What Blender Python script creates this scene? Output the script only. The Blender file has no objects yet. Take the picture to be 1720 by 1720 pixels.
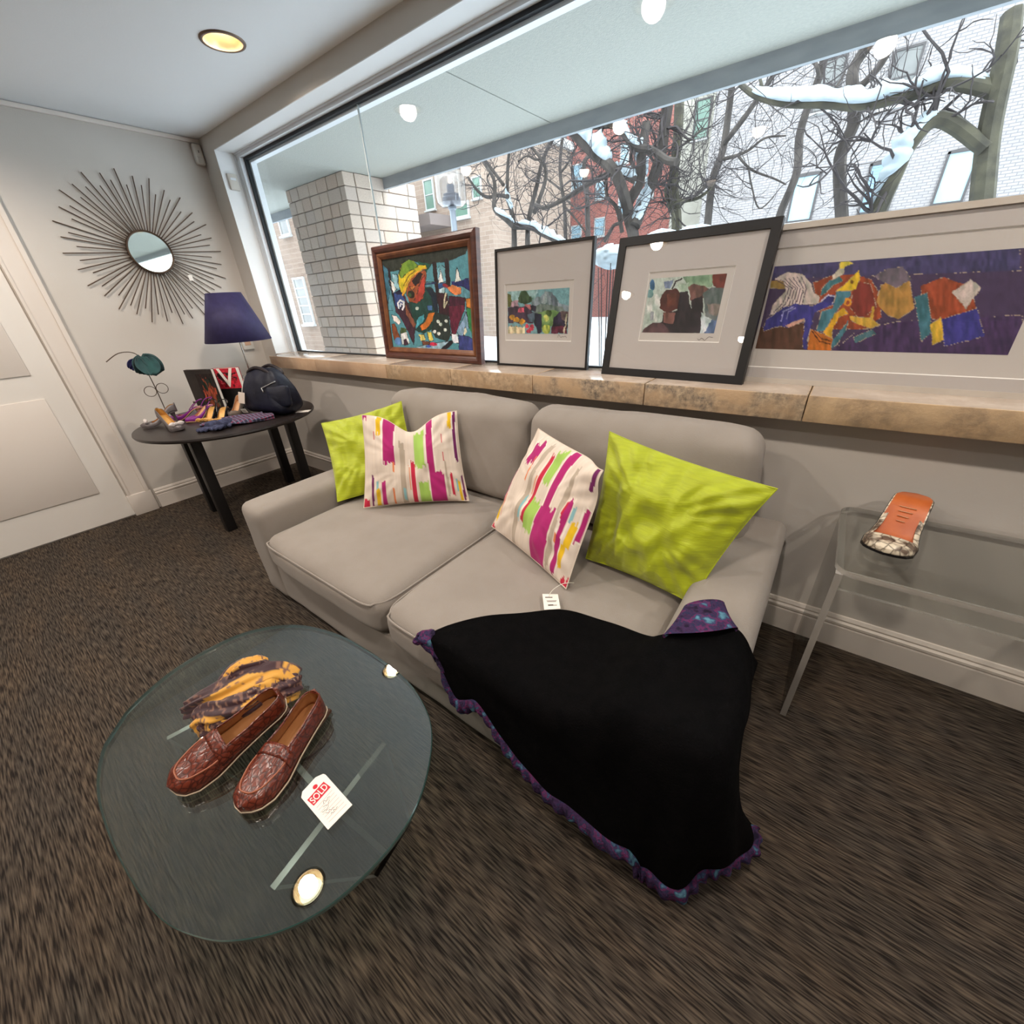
import bpy, bmesh, math, random
import numpy as np
from mathutils import Vector, Matrix, Euler
from math import sin, cos, pi, sqrt, radians

# ------------------------------------------------------------------ camera
scene = bpy.context.scene
COL = scene.collection
FPX, CX, CY, CAMH = 683.606, 860.0, 860.0, 1.4
RW = np.array([[0.80091347, 0.59660328, -0.0510112],
               [0.24443876, -0.40353658, -0.88170739],
               [-0.54661441, 0.69370221, -0.46903084]])   # rows: camera right, down, forward in world axes
cam_data = bpy.data.cameras.new('camera')
cam_data.sensor_fit = 'HORIZONTAL'
cam_data.sensor_width = 36.0
cam_data.lens = 36.0 * FPX / 1720.0
cam_data.clip_start = 0.02
cam_data.clip_end = 300
cam = bpy.data.objects.new('camera', cam_data)
COL.objects.link(cam)
M = Matrix.Identity(4)
for i in range(3):
    M[i][0] = RW[0][i]; M[i][1] = -RW[1][i]; M[i][2] = -RW[2][i]
M[2][3] = CAMH
cam.matrix_world = M
scene.camera = cam

# ------------------------------------------------------------------ world, exposure
world = bpy.data.worlds.new('overcast_sky')
scene.world = world
world.use_nodes = True
bg = world.node_tree.nodes['Background']
bg.inputs[0].default_value = (0.84, 0.93, 1.0, 1)
bg.inputs[1].default_value = 6.5
scene.view_settings.view_transform = 'Standard'
scene.view_settings.look = 'None'
scene.view_settings.gamma = 1.0
scene.view_settings.use_curve_mapping = False
scene.view_settings.exposure = 0.0
LAMP_POWER = 52.0
LAMP_COLOR = (1.0, 0.885, 0.78)

def ray(x, y):
    return RW.T @ np.array([(x - CX) / FPX, (y - CY) / FPX, 1.0])
def PZ(x, y, z):
    d = ray(x, y); t = (z - CAMH) / d[2]
    return np.array([0, 0, CAMH]) + t * d
def PY(x, y, Y):
    d = ray(x, y); t = Y / d[1]
    return np.array([0, 0, CAMH]) + t * d
def PX(x, y, X):
    d = ray(x, y); t = X / d[0]
    return np.array([0, 0, CAMH]) + t * d

# ------------------------------------------------------------------ materials
def lin(c):
    c = c / 255.0
    return c / 12.92 if c <= 0.04045 else ((c + 0.055) / 1.055) ** 2.4
def S(r, g, b):
    return (lin(r), lin(g), lin(b), 1.0)

def new_mat(name):
    m = bpy.data.materials.new(name)
    m.use_nodes = True
    nt = m.node_tree
    return m, nt, nt.nodes['Principled BSDF']

def pm(name, col, col2=None, scale=8.0, stretch=(1, 1, 1), rough=0.6, spec=0.4, metal=0.0, bump=0.0, bscale=None,
       bstretch=None, detail=4.0, contrast=(0.35, 0.65), sheen=0.0, emit=None, estr=0.0, coords='Object', clear=0.0):
    m, nt, b = new_mat(name)
    b.inputs['Base Color'].default_value = col
    b.inputs['Roughness'].default_value = rough
    b.inputs['Specular IOR Level'].default_value = spec
    b.inputs['Metallic'].default_value = metal
    if sheen:
        b.inputs['Sheen Weight'].default_value = sheen
        b.inputs['Sheen Roughness'].default_value = 0.6
    if clear:
        b.inputs['Coat Weight'].default_value = clear
        b.inputs['Coat Roughness'].default_value = 0.08
    if emit:
        b.inputs['Emission Color'].default_value = emit
        b.inputs['Emission Strength'].default_value = estr
    N = nt.nodes.new; L = nt.links.new
    if col2 is not None or bump:
        tc = N('ShaderNodeTexCoord')
    if col2 is not None:
        mp = N('ShaderNodeMapping'); mp.inputs['Scale'].default_value = stretch
        L(tc.outputs[coords], mp.inputs[0])
        nz = N('ShaderNodeTexNoise'); nz.inputs['Scale'].default_value = scale; nz.inputs['Detail'].default_value = detail
        L(mp.outputs[0], nz.inputs['Vector'])
        rp = N('ShaderNodeValToRGB')
        rp.color_ramp.elements[0].position = contrast[0]; rp.color_ramp.elements[0].color = col
        rp.color_ramp.elements[1].position = contrast[1]; rp.color_ramp.elements[1].color = col2
        L(nz.outputs['Fac'], rp.inputs[0]); L(rp.outputs[0], b.inputs['Base Color'])
    if bump:
        mp2 = N('ShaderNodeMapping'); mp2.inputs['Scale'].default_value = bstretch or stretch
        L(tc.outputs[coords], mp2.inputs[0])
        n2 = N('ShaderNodeTexNoise'); n2.inputs['Scale'].default_value = bscale or scale * 4; n2.inputs['Detail'].default_value = 5
        L(mp2.outputs[0], n2.inputs['Vector'])
        bp = N('ShaderNodeBump'); bp.inputs['Strength'].default_value = bump; bp.inputs['Distance'].default_value = 0.01
        L(n2.outputs['Fac'], bp.inputs['Height']); L(bp.outputs[0], b.inputs['Normal'])
    return m

def vcol_mat(name, rough=0.7, spec=0.3, bump=0.0, bscale=300, bstretch=(1, 1, 1), sheen=0.0):
    m, nt, b = new_mat(name)
    a = nt.nodes.new('ShaderNodeAttribute'); a.attribute_name = 'paint'
    nt.links.new(a.outputs['Color'], b.inputs['Base Color'])
    b.inputs['Roughness'].default_value = rough
    b.inputs['Specular IOR Level'].default_value = spec
    if sheen: b.inputs['Sheen Weight'].default_value = sheen
    if bump:
        tc = nt.nodes.new('ShaderNodeTexCoord'); mp = nt.nodes.new('ShaderNodeMapping')
        mp.inputs['Scale'].default_value = bstretch
        nt.links.new(tc.outputs['Object'], mp.inputs[0])
        n2 = nt.nodes.new('ShaderNodeTexNoise'); n2.inputs['Scale'].default_value = bscale
        nt.links.new(mp.outputs[0], n2.inputs['Vector'])
        bp = nt.nodes.new('ShaderNodeBump'); bp.inputs['Strength'].default_value = bump; bp.inputs['Distance'].default_value = 0.004
        nt.links.new(n2.outputs['Fac'], bp.inputs['Height']); nt.links.new(bp.outputs[0], b.inputs['Normal'])
    return m

def clear_mat(name, tint=(1, 1, 1, 1), f0=0.04, rough=0.0, boost=1.0):
    """clear sheet glass: transparent body, Schlick reflection on every face"""
    m = bpy.data.materials.new(name); m.use_nodes = True
    nt = m.node_tree; nt.nodes.clear(); N = nt.nodes.new; L = nt.links.new
    out = N('ShaderNodeOutputMaterial'); mix = N('ShaderNodeMixShader')
    tr = N('ShaderNodeBsdfTransparent'); tr.inputs[0].default_value = tint
    gl = N('ShaderNodeBsdfGlossy'); gl.inputs['Roughness'].default_value = rough
    ge = N('ShaderNodeNewGeometry'); dt = N('ShaderNodeVectorMath'); dt.operation = 'DOT_PRODUCT'
    L(ge.outputs['Normal'], dt.inputs[0]); L(ge.outputs['Incoming'], dt.inputs[1])
    ab = N('ShaderNodeMath'); ab.operation = 'ABSOLUTE'; L(dt.outputs['Value'], ab.inputs[0])
    om = N('ShaderNodeMath'); om.operation = 'SUBTRACT'; om.inputs[0].default_value = 1.0; L(ab.outputs[0], om.inputs[1])
    pw = N('ShaderNodeMath'); pw.operation = 'POWER'; pw.inputs[1].default_value = 5.0; L(om.outputs[0], pw.inputs[0])
    ma = N('ShaderNodeMath'); ma.operation = 'MULTIPLY_ADD'; ma.inputs[1].default_value = (1 - f0) * boost; ma.inputs[2].default_value = f0
    ma.use_clamp = True
    L(pw.outputs[0], ma.inputs[0]); L(ma.outputs[0], mix.inputs[0])
    L(tr.outputs[0], mix.inputs[1]); L(gl.outputs[0], mix.inputs[2]); L(mix.outputs[0], out.inputs[0])
    return m

# ------------------------------------------------------------------ object helpers
def tag(o, label=None, cat=None, group=None, kind=None):
    if label: o['label'] = label
    if cat: o['category'] = cat
    if group: o['group'] = group
    if kind: o['kind'] = kind
    return o

def empty(name, loc=(0, 0, 0), rot=(0, 0, 0), label=None, cat=None, group=None, kind=None):
    o = bpy.data.objects.new(name, None); COL.objects.link(o)
    o.location = loc; o.rotation_euler = rot; o.empty_display_size = 0.05
    return tag(o, label, cat, group, kind)

def obj(name, verts, faces, mat, parent=None, smooth=True, off=None, colors=None, fmat=None, angle=None):
    me = bpy.data.meshes.new(name)
    V = np.asarray(verts, float).reshape(-1, 3)
    if off is not None: V = V - np.asarray(off, float)
    me.from_pydata(V.tolist(), [], [tuple(int(i) for i in f) for f in faces])
    for mm in (mat if isinstance(mat, (list, tuple)) else [mat]): me.materials.append(mm)
    if fmat is not None: me.polygons.foreach_set('material_index', list(fmat))
    if colors is not None:
        a = me.color_attributes.new('paint', 'FLOAT_COLOR', 'POINT')
        c = np.ones((len(V), 4), np.float32); c[:, :3] = colors
        a.data.foreach_set('color', c.ravel())
    me.update()
    if smooth:
        me.polygons.foreach_set('use_smooth', [True] * len(me.polygons))
        if angle: me.set_sharp_from_angle(angle=radians(angle))
    o = bpy.data.objects.new(name, me); COL.objects.link(o)
    if parent is not None: o.parent = parent
    return o

def loc_of(parent):
    return None if parent is None else tuple(parent.location)

class MB:
    """collects shapes that make up ONE part"""
    def __init__(s): s.v = []; s.f = []; s.m = []
    def add(s, v, f, m=0):
        n = len(s.v); s.v += [tuple(p) for p in v]; s.f += [tuple(i + n for i in q) for q in f]; s.m += [m] * len(f); return s
    def box(s, a, b, m=0):
        x0, y0, z0 = a; x1, y1, z1 = b
        return s.add([(x0, y0, z0), (x1, y0, z0), (x1, y1, z0), (x0, y1, z0), (x0, y0, z1), (x1, y0, z1), (x1, y1, z1), (x0, y1, z1)],
                     [(0, 3, 2, 1), (4, 5, 6, 7), (0, 1, 5, 4), (1, 2, 6, 5), (2, 3, 7, 6), (3, 0, 4, 7)], m)
    def rbox(s, a, b, r=0.01, seg=3, m=0):
        v, f = rounded_box(a, b, r, seg); return s.add(v, f, m)
    def tube(s, pts, rad, n=8, m=0, cap=True, squash=None):
        v, f = tube(pts, rad, n, cap); return s.add(v, f, m)
    def lathe(s, prof, c=(0, 0, 0), n=24, m=0):
        v, f = lathe(prof, c, n); return s.add(v, f, m)
    def build(s, name, mat, parent=None, off=None, smooth=True, angle=40):
        return obj(name, s.v, s.f, mat, parent, smooth, off, fmat=s.m if isinstance(mat, (list, tuple)) else None, angle=angle)

def rounded_box(a, b, r=0.01, seg=3):
    a = np.array(a, float); b = np.array(b, float); c = (a + b) / 2; h = (b - a) / 2
    r = min(r, h.min() * 0.999)
    bm = bmesh.new(); bmesh.ops.create_cube(bm, size=1.0)
    for v in bm.verts: v.co = Vector([v.co[i] * 2 * h[i] for i in range(3)])
    bmesh.ops.bevel(bm, geom=list(bm.edges) + list(bm.verts), offset=r, segments=seg, profile=0.5, affect='EDGES', clamp_overlap=False)
    V = [tuple(np.array(v.co) + c) for v in bm.verts]
    bm.verts.index_update()
    F = [tuple(v.index for v in f.verts) for f in bm.faces]
    bm.free(); return V, F

def tube(pts, rad, n=8, cap=True):
    P = [np.array(p, float) for p in pts]; k = len(P)
    if not hasattr(rad, '__len__'): rad = [rad] * k
    V = []; F = []
    t0 = P[1] - P[0]; t0 = t0 / (np.linalg.norm(t0) + 1e-9)
    up = np.array([0, 0, 1.0]) if abs(t0[2]) < 0.9 else np.array([1.0, 0, 0])
    nrm = np.cross(t0, up); nrm /= np.linalg.norm(nrm)
    for i in range(k):
        t = P[min(i + 1, k - 1)] - P[max(i - 1, 0)]; t = t / (np.linalg.norm(t) + 1e-9)
        nrm = nrm - t * (nrm @ t); nl = np.linalg.norm(nrm)
        if nl < 1e-6:
            nrm = np.cross(t, [0.3, 0.5, 0.8]); nl = np.linalg.norm(nrm)
        nrm = nrm / nl; bi = np.cross(t, nrm)
        for j in range(n):
            a = 2 * pi * j / n; V.append(P[i] + rad[i] * (cos(a) * nrm + sin(a) * bi))
    for i in range(k - 1):
        for j in range(n):
            F.append((i * n + j, i * n + (j + 1) % n, (i + 1) * n + (j + 1) % n, (i + 1) * n + j))
    if cap:
        F.append(tuple(range(n))[::-1]); F.append(tuple((k - 1) * n + j for j in range(n)))
    return V, F

def lathe(prof, c=(0, 0, 0), n=24):
    V = []; F = []; k = len(prof)
    for r, z in prof:
        for j in range(n):
            a = 2 * pi * j / n; V.append((c[0] + r * cos(a), c[1] + r * sin(a), c[2] + z))
    for i in range(k - 1):
        for j in range(n):
            F.append((i * n + j, i * n + (j + 1) % n, (i + 1) * n + (j + 1) % n, (i + 1) * n + j))
    if prof[0][0] > 1e-4: F.append(tuple(range(n))[::-1])
    if prof[-1][0] > 1e-4: F.append(tuple((k - 1) * n + j for j in range(n)))
    return V, F

def grid_faces(nu, nv, wrap=False):
    F = []
    for i in range(nu - 1):
        for j in range(nv - (0 if wrap else 1)):
            F.append((i * nv + j, i * nv + (j + 1) % nv, (i + 1) * nv + (j + 1) % nv, (i + 1) * nv + j))
    return F

def smoothstep(x): x = np.clip(x, 0, 1); return x * x * (3 - 2 * x)

def spline(pts, n):
    """Catmull-Rom through pts (k x d) resampled to n points"""
    P = np.array(pts, float); k = len(P)
    t = np.linspace(0, k - 1, n); out = []
    for x in t:
        i = min(int(x), k - 2); f = x - i
        p0 = P[max(i - 1, 0)]; p1 = P[i]; p2 = P[i + 1]; p3 = P[min(i + 2, k - 1)]
        out.append(0.5 * (2 * p1 + (p2 - p0) * f + (2 * p0 - 5 * p1 + 4 * p2 - p3) * f ** 2 + (3 * p1 - p0 - 3 * p2 + p3) * f ** 3))
    return np.array(out)

_rng = np.random.RandomState(7)
_NZ = _rng.rand(64, 64)
def vnoise(x, y):
    """smooth value noise 0..1"""
    x = np.asarray(x, float); y = np.asarray(y, float)
    xi = np.floor(x).astype(int); yi = np.floor(y).astype(int); fx = smoothstep(x - xi); fy = smoothstep(y - yi)
    g = lambda a, b: _NZ[a % 64, b % 64]
    return (g(xi, yi) * (1 - fx) + g(xi + 1, yi) * fx) * (1 - fy) + (g(xi, yi + 1) * (1 - fx) + g(xi + 1, yi + 1) * fx) * fy

# flat print: polygons and strokes rasterised onto mesh vertices
def in_poly(U, V, poly):
    ins = np.zeros(U.shape, bool); n = len(poly)
    for i in range(n):
        x1, y1 = poly[i]; x2, y2 = poly[(i + 1) % n]
        c = ((y1 > V) != (y2 > V))
        with np.errstate(divide='ignore', invalid='ignore'):
            xx = (x2 - x1) * (V - y1) / (y2 - y1 + 1e-12) + x1
        ins ^= c & (U < xx)
    return ins
def near_line(U, V, pts, w):
    m = np.zeros(U.shape, bool)
    for (x1, y1), (x2, y2) in zip(pts[:-1], pts[1:]):
        dx, dy = x2 - x1, y2 - y1; t = np.clip(((U - x1) * dx + (V - y1) * dy) / (dx * dx + dy * dy + 1e-12), 0, 1)
        m |= ((U - x1 - t * dx) ** 2 + (V - y1 - t * dy) ** 2) < w * w
    return m
def paint(U, V, base, shapes, vary=0.12, wob=14.0, edge=None):
    """brushy flat picture: shapes in layers, wobbling outlines, streaky colour variation"""
    U0, V0 = U, V
    U = U0 + (vnoise(U0 / 45.0 + 3, V0 / 45.0) - .5) * wob * 2 + (vnoise(U0 / 14.0 + 8, V0 / 14.0 + 4) - .5) * wob
    V = V0 + (vnoise(U0 / 45.0 + 21, V0 / 45.0 + 7) - .5) * wob * 2 + (vnoise(U0 / 14.0 + 30, V0 / 14.0) - .5) * wob
    C = np.tile(np.array(S(*base)[:3]), U.shape + (1,))
    for q, sh in enumerate(shapes):
        k = sh[0]
        if k == 'p': m = in_poly(U, V, sh[2])
        elif k == 'l': m = near_line(U, V, sh[2], sh[3])
        elif k == 'e':
            (cx, cy), rx, ry = sh[2], sh[3], sh[4]; m = ((U - cx) / rx) ** 2 + ((V - cy) / ry) ** 2 < 1
        col = np.array(S(*sh[1])[:3])
        g = vnoise(U0 / 26.0 + q * 3.1, V0 / 70.0 + q) - .5
        tint = col[None, :] * (1 + g[m][:, None] * np.array([1.5, 1.1, 1.3]) * vary * 4)
        C[m] = np.clip(tint, 0, 1)
        if edge and k == 'p':
            b = near_line(U, V, list(sh[2]) + [sh[2][0]], edge[1]) & (vnoise(U0 / 30.0 + q, V0 / 30.0) > .38)
            C[b] = S(*edge[0])[:3]
    n = (vnoise(U / 22.0, V / 60.0) - 0.5) * 2 * vary + (vnoise(U / 9.0 + 9, V / 14.0) - 0.5) * vary * 2
    return np.clip(C * (1 + n[..., None]), 0, 1)
def homography(src, dst):
    A = []
    for (x, y), (u, v) in zip(src, dst):
        A.append([x, y, 1, 0, 0, 0, -u * x, -u * y, -u]); A.append([0, 0, 0, x, y, 1, -v * x, -v * y, -v])
    return np.linalg.svd(np.array(A, float))[2][-1].reshape(3, 3)
def warp(Hm, U, V):
    w = Hm[2, 0] * U + Hm[2, 1] * V + Hm[2, 2]
    return (Hm[0, 0] * U + Hm[0, 1] * V + Hm[0, 2]) / w, (Hm[1, 0] * U + Hm[1, 1] * V + Hm[1, 2]) / w

# ------------------------------------------------------------------ shared materials
WALL = pm('wall_paint', S(208, 201, 193), S(204, 197, 188), scale=1.5, rough=0.85, spec=0.2, bump=0.06, bscale=160)
CEIL = pm('ceiling_paint', S(240, 243, 245), rough=0.9, spec=0.15, bump=0.04, bscale=140)
TRIM = pm('trim_paint', S(222, 212, 202), rough=0.5, spec=0.35)
WHITE_ALU = pm('white_aluminium', S(226, 230, 234), rough=0.45, spec=0.5)
GASKET = pm('black_gasket', S(22, 27, 33), rough=0.5)
GLASS = clear_mat('window_glass', (0.97, 0.985, 0.98, 1), 0.035)
PANE = clear_mat('picture_glass', (1, 1, 1, 1), 0.045)
BLACK = pm('black_paint', S(26, 24, 24), rough=0.45, spec=0.4)

def carpet_mat():
    m, nt, b = new_mat('carpet')
    N = nt.nodes.new; L = nt.links.new
    tc = N('ShaderNodeTexCoord')
    def noise(stretch, scale, detail=2.0):
        mp = N('ShaderNodeMapping'); mp.inputs['Scale'].default_value = stretch; L(tc.outputs['Object'], mp.inputs[0])
        n = N('ShaderNodeTexNoise'); n.inputs['Scale'].default_value = scale; n.inputs['Detail'].default_value = detail
        L(mp.outputs[0], n.inputs['Vector']); return n
    n1 = noise((15, 230, 1), 1.0, 1.5)          # dashes of yarn that run along the window wall
    n2 = noise((2.0, 9, 1), 1.0, 2.0)
    n3 = noise((1, 1, 1), 1.6, 2.0)
    r1 = N('ShaderNodeValToRGB'); e = r1.color_ramp.elements
    e[0].position = 0.36; e[0].color = S(41, 36, 33); e[1].position = 0.70; e[1].color = S(101, 90, 78)
    L(n1.outputs['Fac'], r1.inputs[0])
    r2 = N('ShaderNodeValToRGB'); e = r2.color_ramp.elements
    e[0].position = 0.38; e[0].color = (0.84, 0.86, 0.9, 1); e[1].position = 0.66; e[1].color = (1.06, 1.0, 0.95, 1)
    L(n2.outputs['Fac'], r2.inputs[0])
    mx = N('ShaderNodeMix'); mx.data_type = 'RGBA'; mx.blend_type = 'MULTIPLY'; mx.inputs[0].default_value = 1.0
    L(r1.outputs[0], mx.inputs[6]); L(r2.outputs[0], mx.inputs[7])
    L(mx.outputs[2], b.inputs['Base Color'])
    b.inputs['Roughness'].default_value = 0.95; b.inputs['Specular IOR Level'].default_value = 0.1
    bp = N('ShaderNodeBump'); bp.inputs['Strength'].default_value = 0.6; bp.inputs['Distance'].default_value = 0.006
    L(n1.outputs['Fac'], bp.inputs['Height']); L(bp.outputs[0], b.inputs['Normal'])
    return m
CARPET = carpet_mat()

# ------------------------------------------------------------------ room shell
XL, XR, YB, YW, ZC = -4.2, 3.2, -4.5, 1.819, 2.54
WX0, WX1, ZSILL, ZHEAD = -3.99, 2.4, 1.053, 2.444

def struct(name, mb, mat, label, cat, parent=None, smooth=False, off=None):
    o = mb.build(name, mat, parent, off=off, smooth=smooth)
    if parent is None: tag(o, label, cat, kind='structure')
    return o
struct('floor', MB().box((XL, YB, -0.1), (XR, YW, 0)), CARPET, 'dark brown loop carpet with fine woven streaks', 'floor')
struct('ceiling', MB().box((XL - .2, YB - .2, ZC), (XR + .2, 2.06, ZC + 0.12)), CEIL, 'smooth pale ceiling with recessed downlights', 'ceiling')
struct('wall_left', MB().box((XL - .2, YB, -0.1), (XL, 2.06, ZC)), WALL, 'plain warm grey wall behind the sunburst mirror', 'wall')
struct('wall_right', MB().box((XR, YB, -0.1), (XR + .2, 2.06, ZC)), WALL, 'plain warm grey wall at the far right end', 'wall')
struct('wall_back', MB().box((XL - .2, YB - .2, -0.1), (XR + .2, YB, ZC)), WALL, 'plain warm grey wall opposite the window', 'wall')
ww = MB().box((XL, YW, -0.1), (XR, 2.06, 0.964)).box((XL, YW, ZHEAD), (XR, 2.06, ZC)).box((XL, YW, 0.964), (WX0, 2.06, ZHEAD)).box((WX1, YW, 0.964), (XR, 2.06, ZHEAD))
struct('wall_window', ww, WALL, 'warm grey wall around the long picture window behind the sofa', 'wall')

def baseboard(name, a, b, n, label):
    # profile swept along a straight run; n points into the room
    a = np.array(a, float); b = np.array(b, float); n = np.array(n, float)
    prof = [(0, 0), (0.016, 0), (0.016, 0.105), (0.011, 0.112), (0.018, 0.118), (0.018, 0.128), (0.010, 0.135), (0.012, 0.143), (0.006, 0.156), (0, 0.158)]
    V = []; k = len(prof)
    for e in (a, b):
        for d, z in prof: V.append((e[0] + n[0] * d, e[1] + n[1] * d, z))
    F = [(i, (i + 1) % k, k + (i + 1) % k, k + i) for i in range(k)] + [tuple(range(k))[::-1], tuple(range(k, 2 * k))]
    o = obj(name, V, F, TRIM, smooth=False); tag(o, label, 'baseboard', kind='structure')
baseboard('baseboard_window', (XL, YW), (XR, YW), (0, -1), 'beige moulded baseboard under the stone sill')
baseboard('baseboard_left', (XL, 0.63), (XL, YW), (1, 0), 'beige moulded baseboard behind the black round table')
# door at the left edge of the picture
d = empty('door_1', (XL, 0, 0), label='white door with casing in the left wall', cat='door', kind='structure')
cas = MB().box((0, .465, .17), (.022, .60, 2.14)).box((0, -.62, .17), (.022, -.485, 2.14)).box((0, -.62, 2.14), (.026, .60, 2.27))
cas.box((.022, .575, .17), (.030, .60, 2.14)).box((.022, .465, .17), (.028, .48, 2.14))
cas.build('casing', TRIM, d, smooth=False)
for y in (.455, -.63): MB().rbox((0, y, 0), (.03, y + .155, .17), .004, 2).build('plinth_block', TRIM, d)
sl = MB().box((0, -.485, .012), (.012, .455, 2.14))
slab = sl.build('door_slab', pm('door_paint', S(228, 222, 214), rough=0.45), d, smooth=False)
for z0, z1 in ((.25, .95), (1.1, 1.95)):
    MB().rbox((.012, -.36, z0), (.02, .33, z1), .004, 2).build('door_panel', TRIM, slab)
MB().rbox((.012, -.43, 0.99), (.06, -.40, 1.02), .008, 2).build('door_handle', pm('brushed_nickel', S(170, 168, 162), rough=.3, metal=1.0), slab)
# thin white raceway at the ceiling on the left wall
tag(MB().rbox((XL, -2, ZC - .028), (XL + .018, YW, ZC - .003), .003, 2).build('trim_1', TRIM), 'thin white raceway where left wall meets ceiling', 'trim', kind='structure')

# window: frame, gasket, panes
w = empty('window_1', (0, 2.0, 0), label='long fixed picture window with white metal frame', cat='window', kind='structure')
fr = MB()
def ring(mb, x0, x1, z0, z1, tl, tt, tb, y0, y1, m=0):
    mb.box((x0, y0, z0), (x0 + tl, y1, z1), m).box((x1 - tl, y0, z0), (x1, y1, z1), m)
    mb.box((x0 + tl, y0, z1 - tt), (x1 - tl, y1, z1), m)
    if tb: mb.box((x0 + tl, y0, z0), (x1 - tl, y1, z0 + tb), m)
ring(fr, WX0, WX1, ZSILL, ZHEAD, .060, .030, 0, -.045, -.012)
fr.box((WX0, -.055, ZHEAD - .012), (WX1, -.045, ZHEAD)).box((WX0, -.055, ZSILL), (WX0 + .012, -.045, ZHEAD))
fr.build('window_frame', WHITE_ALU, w, smooth=False)
of = MB(); ring(of, WX0, WX1, ZSILL, ZHEAD, .10, .062, 0, .012, .055)
of.build('outer_frame', WHITE_ALU, w, smooth=False)
rv = MB().box((WX0, YW - 2.0, ZSILL), (WX0 + .004, -.045, ZHEAD)).box((WX0, YW - 2.0, ZHEAD - .004), (WX1, -.045, ZHEAD)).box((WX1 - .004, YW - 2.0, ZSILL), (WX1, -.045, ZHEAD))
rv.build('reveal_lining', pm('reveal_paint', S(240, 241, 241), rough=.6), w, smooth=False)
ga = MB(); ring(ga, WX0 + .060, WX1 - .060, ZSILL, ZHEAD - .030, .020, .017, .008, -.014, .012)
ga.build('gasket', GASKET, w, smooth=False)
seams = [WX0 + .07, -2.515, 0.95, WX1 - .07]
for a, b in zip(seams[:-1], seams[1:]):
    MB().box((a + .003, -.004, ZSILL + .006), (b - .003, .004, ZHEAD - .04)).build('glass_pane', GLASS, w, smooth=False)
for x in seams[1:-1]:
    MB().box((x - .003, -.005, ZSILL + .01), (x + .003, .005, ZHEAD - .05)).build('silicone_joint', pm('silicone', S(190, 196, 196), rough=.4), w, smooth=False)

# stone sill: slabs with joints
def stone_mat(name, c1, c2, c3, sc, pol):
    m, nt, b = new_mat(name); N = nt.nodes.new; L = nt.links.new
    tc = N('ShaderNodeTexCoord'); n1 = N('ShaderNodeTexNoise'); n1.inputs['Scale'].default_value = sc; n1.inputs['Detail'].default_value = 8; n1.inputs['Roughness'].default_value = .7
    n2 = N('ShaderNodeTexNoise'); n2.inputs['Scale'].default_value = sc * .22; n2.inputs['Detail'].default_value = 3
    L(tc.outputs['Object'], n1.inputs['Vector']); L(tc.outputs['Object'], n2.inputs['Vector'])
    r = N('ShaderNodeValToRGB'); e = r.color_ramp.elements; e[0].position = .38; e[0].color = c1; e[1].position = .62; e[1].color = c2
    L(n1.outputs['Fac'], r.inputs[0])
    r2 = N('ShaderNodeValToRGB'); e = r2.color_ramp.elements; e[0].position = .42; e[0].color = (0, 0, 0, 1); e[1].position = .62; e[1].color = (1, 1, 1, 1)
    L(n2.outputs['Fac'], r2.inputs[0])
    mx = N('ShaderNodeMix'); mx.data_type = 'RGBA'; L(r2.outputs[0], mx.inputs[0]); L(r.outputs[0], mx.inputs[6]); mx.inputs[7].default_value = c3
    L(mx.outputs[2], b.inputs['Base Color']); b.inputs['Roughness'].default_value = pol
    bp = N('ShaderNodeBump'); bp.inputs['Strength'].default_value = .35 if pol > .4 else .08; bp.inputs['Distance'].default_value = .01
    L(n1.outputs['Fac'], bp.inputs['Height']); L(bp.outputs[0], b.inputs['Normal'])
    return m
STONES = [stone_mat('sill_stone_pink', S(196, 160, 128), S(214, 184, 152), S(172, 142, 116), 9, .5),
          stone_mat('sill_stone_tan', S(158, 134, 108), S(206, 178, 144), S(180, 150, 116), 30, .5),
          stone_mat('sill_stone_grey', S(108, 98, 88), S(196, 172, 142), S(190, 160, 126), 42, .55),
          stone_mat('sill_stone_sand', S(190, 160, 124), S(150, 128, 102), S(202, 172, 134), 22, .55)]
STONE_TOP = stone_mat('sill_stone_polished', S(184, 166, 150), S(204, 187, 170), S(168, 152, 137), 14, .14)
sill = empty('window_sill', (0, 1.7, 0), label='long mottled travertine sill with polished top under the window', cat='sill', kind='structure')
jx = [-3.87, -3.15, -2.302, -1.726, -1.166, -0.606, -0.045, 0.62, 1.30, 1.95, 2.55]
mi = [0, 0, 1, 1, 2, 2, 3, 1, 3, 0]
for k in range(len(jx) - 1):
    a, b = jx[k] + .0012, jx[k + 1] - .0012
    mb = MB(); mb.rbox((a, 0, .964), (b, .36, ZSILL), .004, 2, 0)
    mb.m = [1 if (mb.v[f[0]][2] > ZSILL - .001 and all(mb.v[i][2] > ZSILL - .001 for i in f)) else 0 for f in mb.f]
    o = mb.build('stone_slab', [STONES[mi[k]], STONE_TOP], sill)
# the sill fills the reveal to the left jamb as well
MB().rbox((WX0 + .001, YW - 1.7 + .001, .9645), (jx[0] + .0, .355, ZSILL), .003, 2).build('stone_slab', STONE_TOP, sill)

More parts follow.
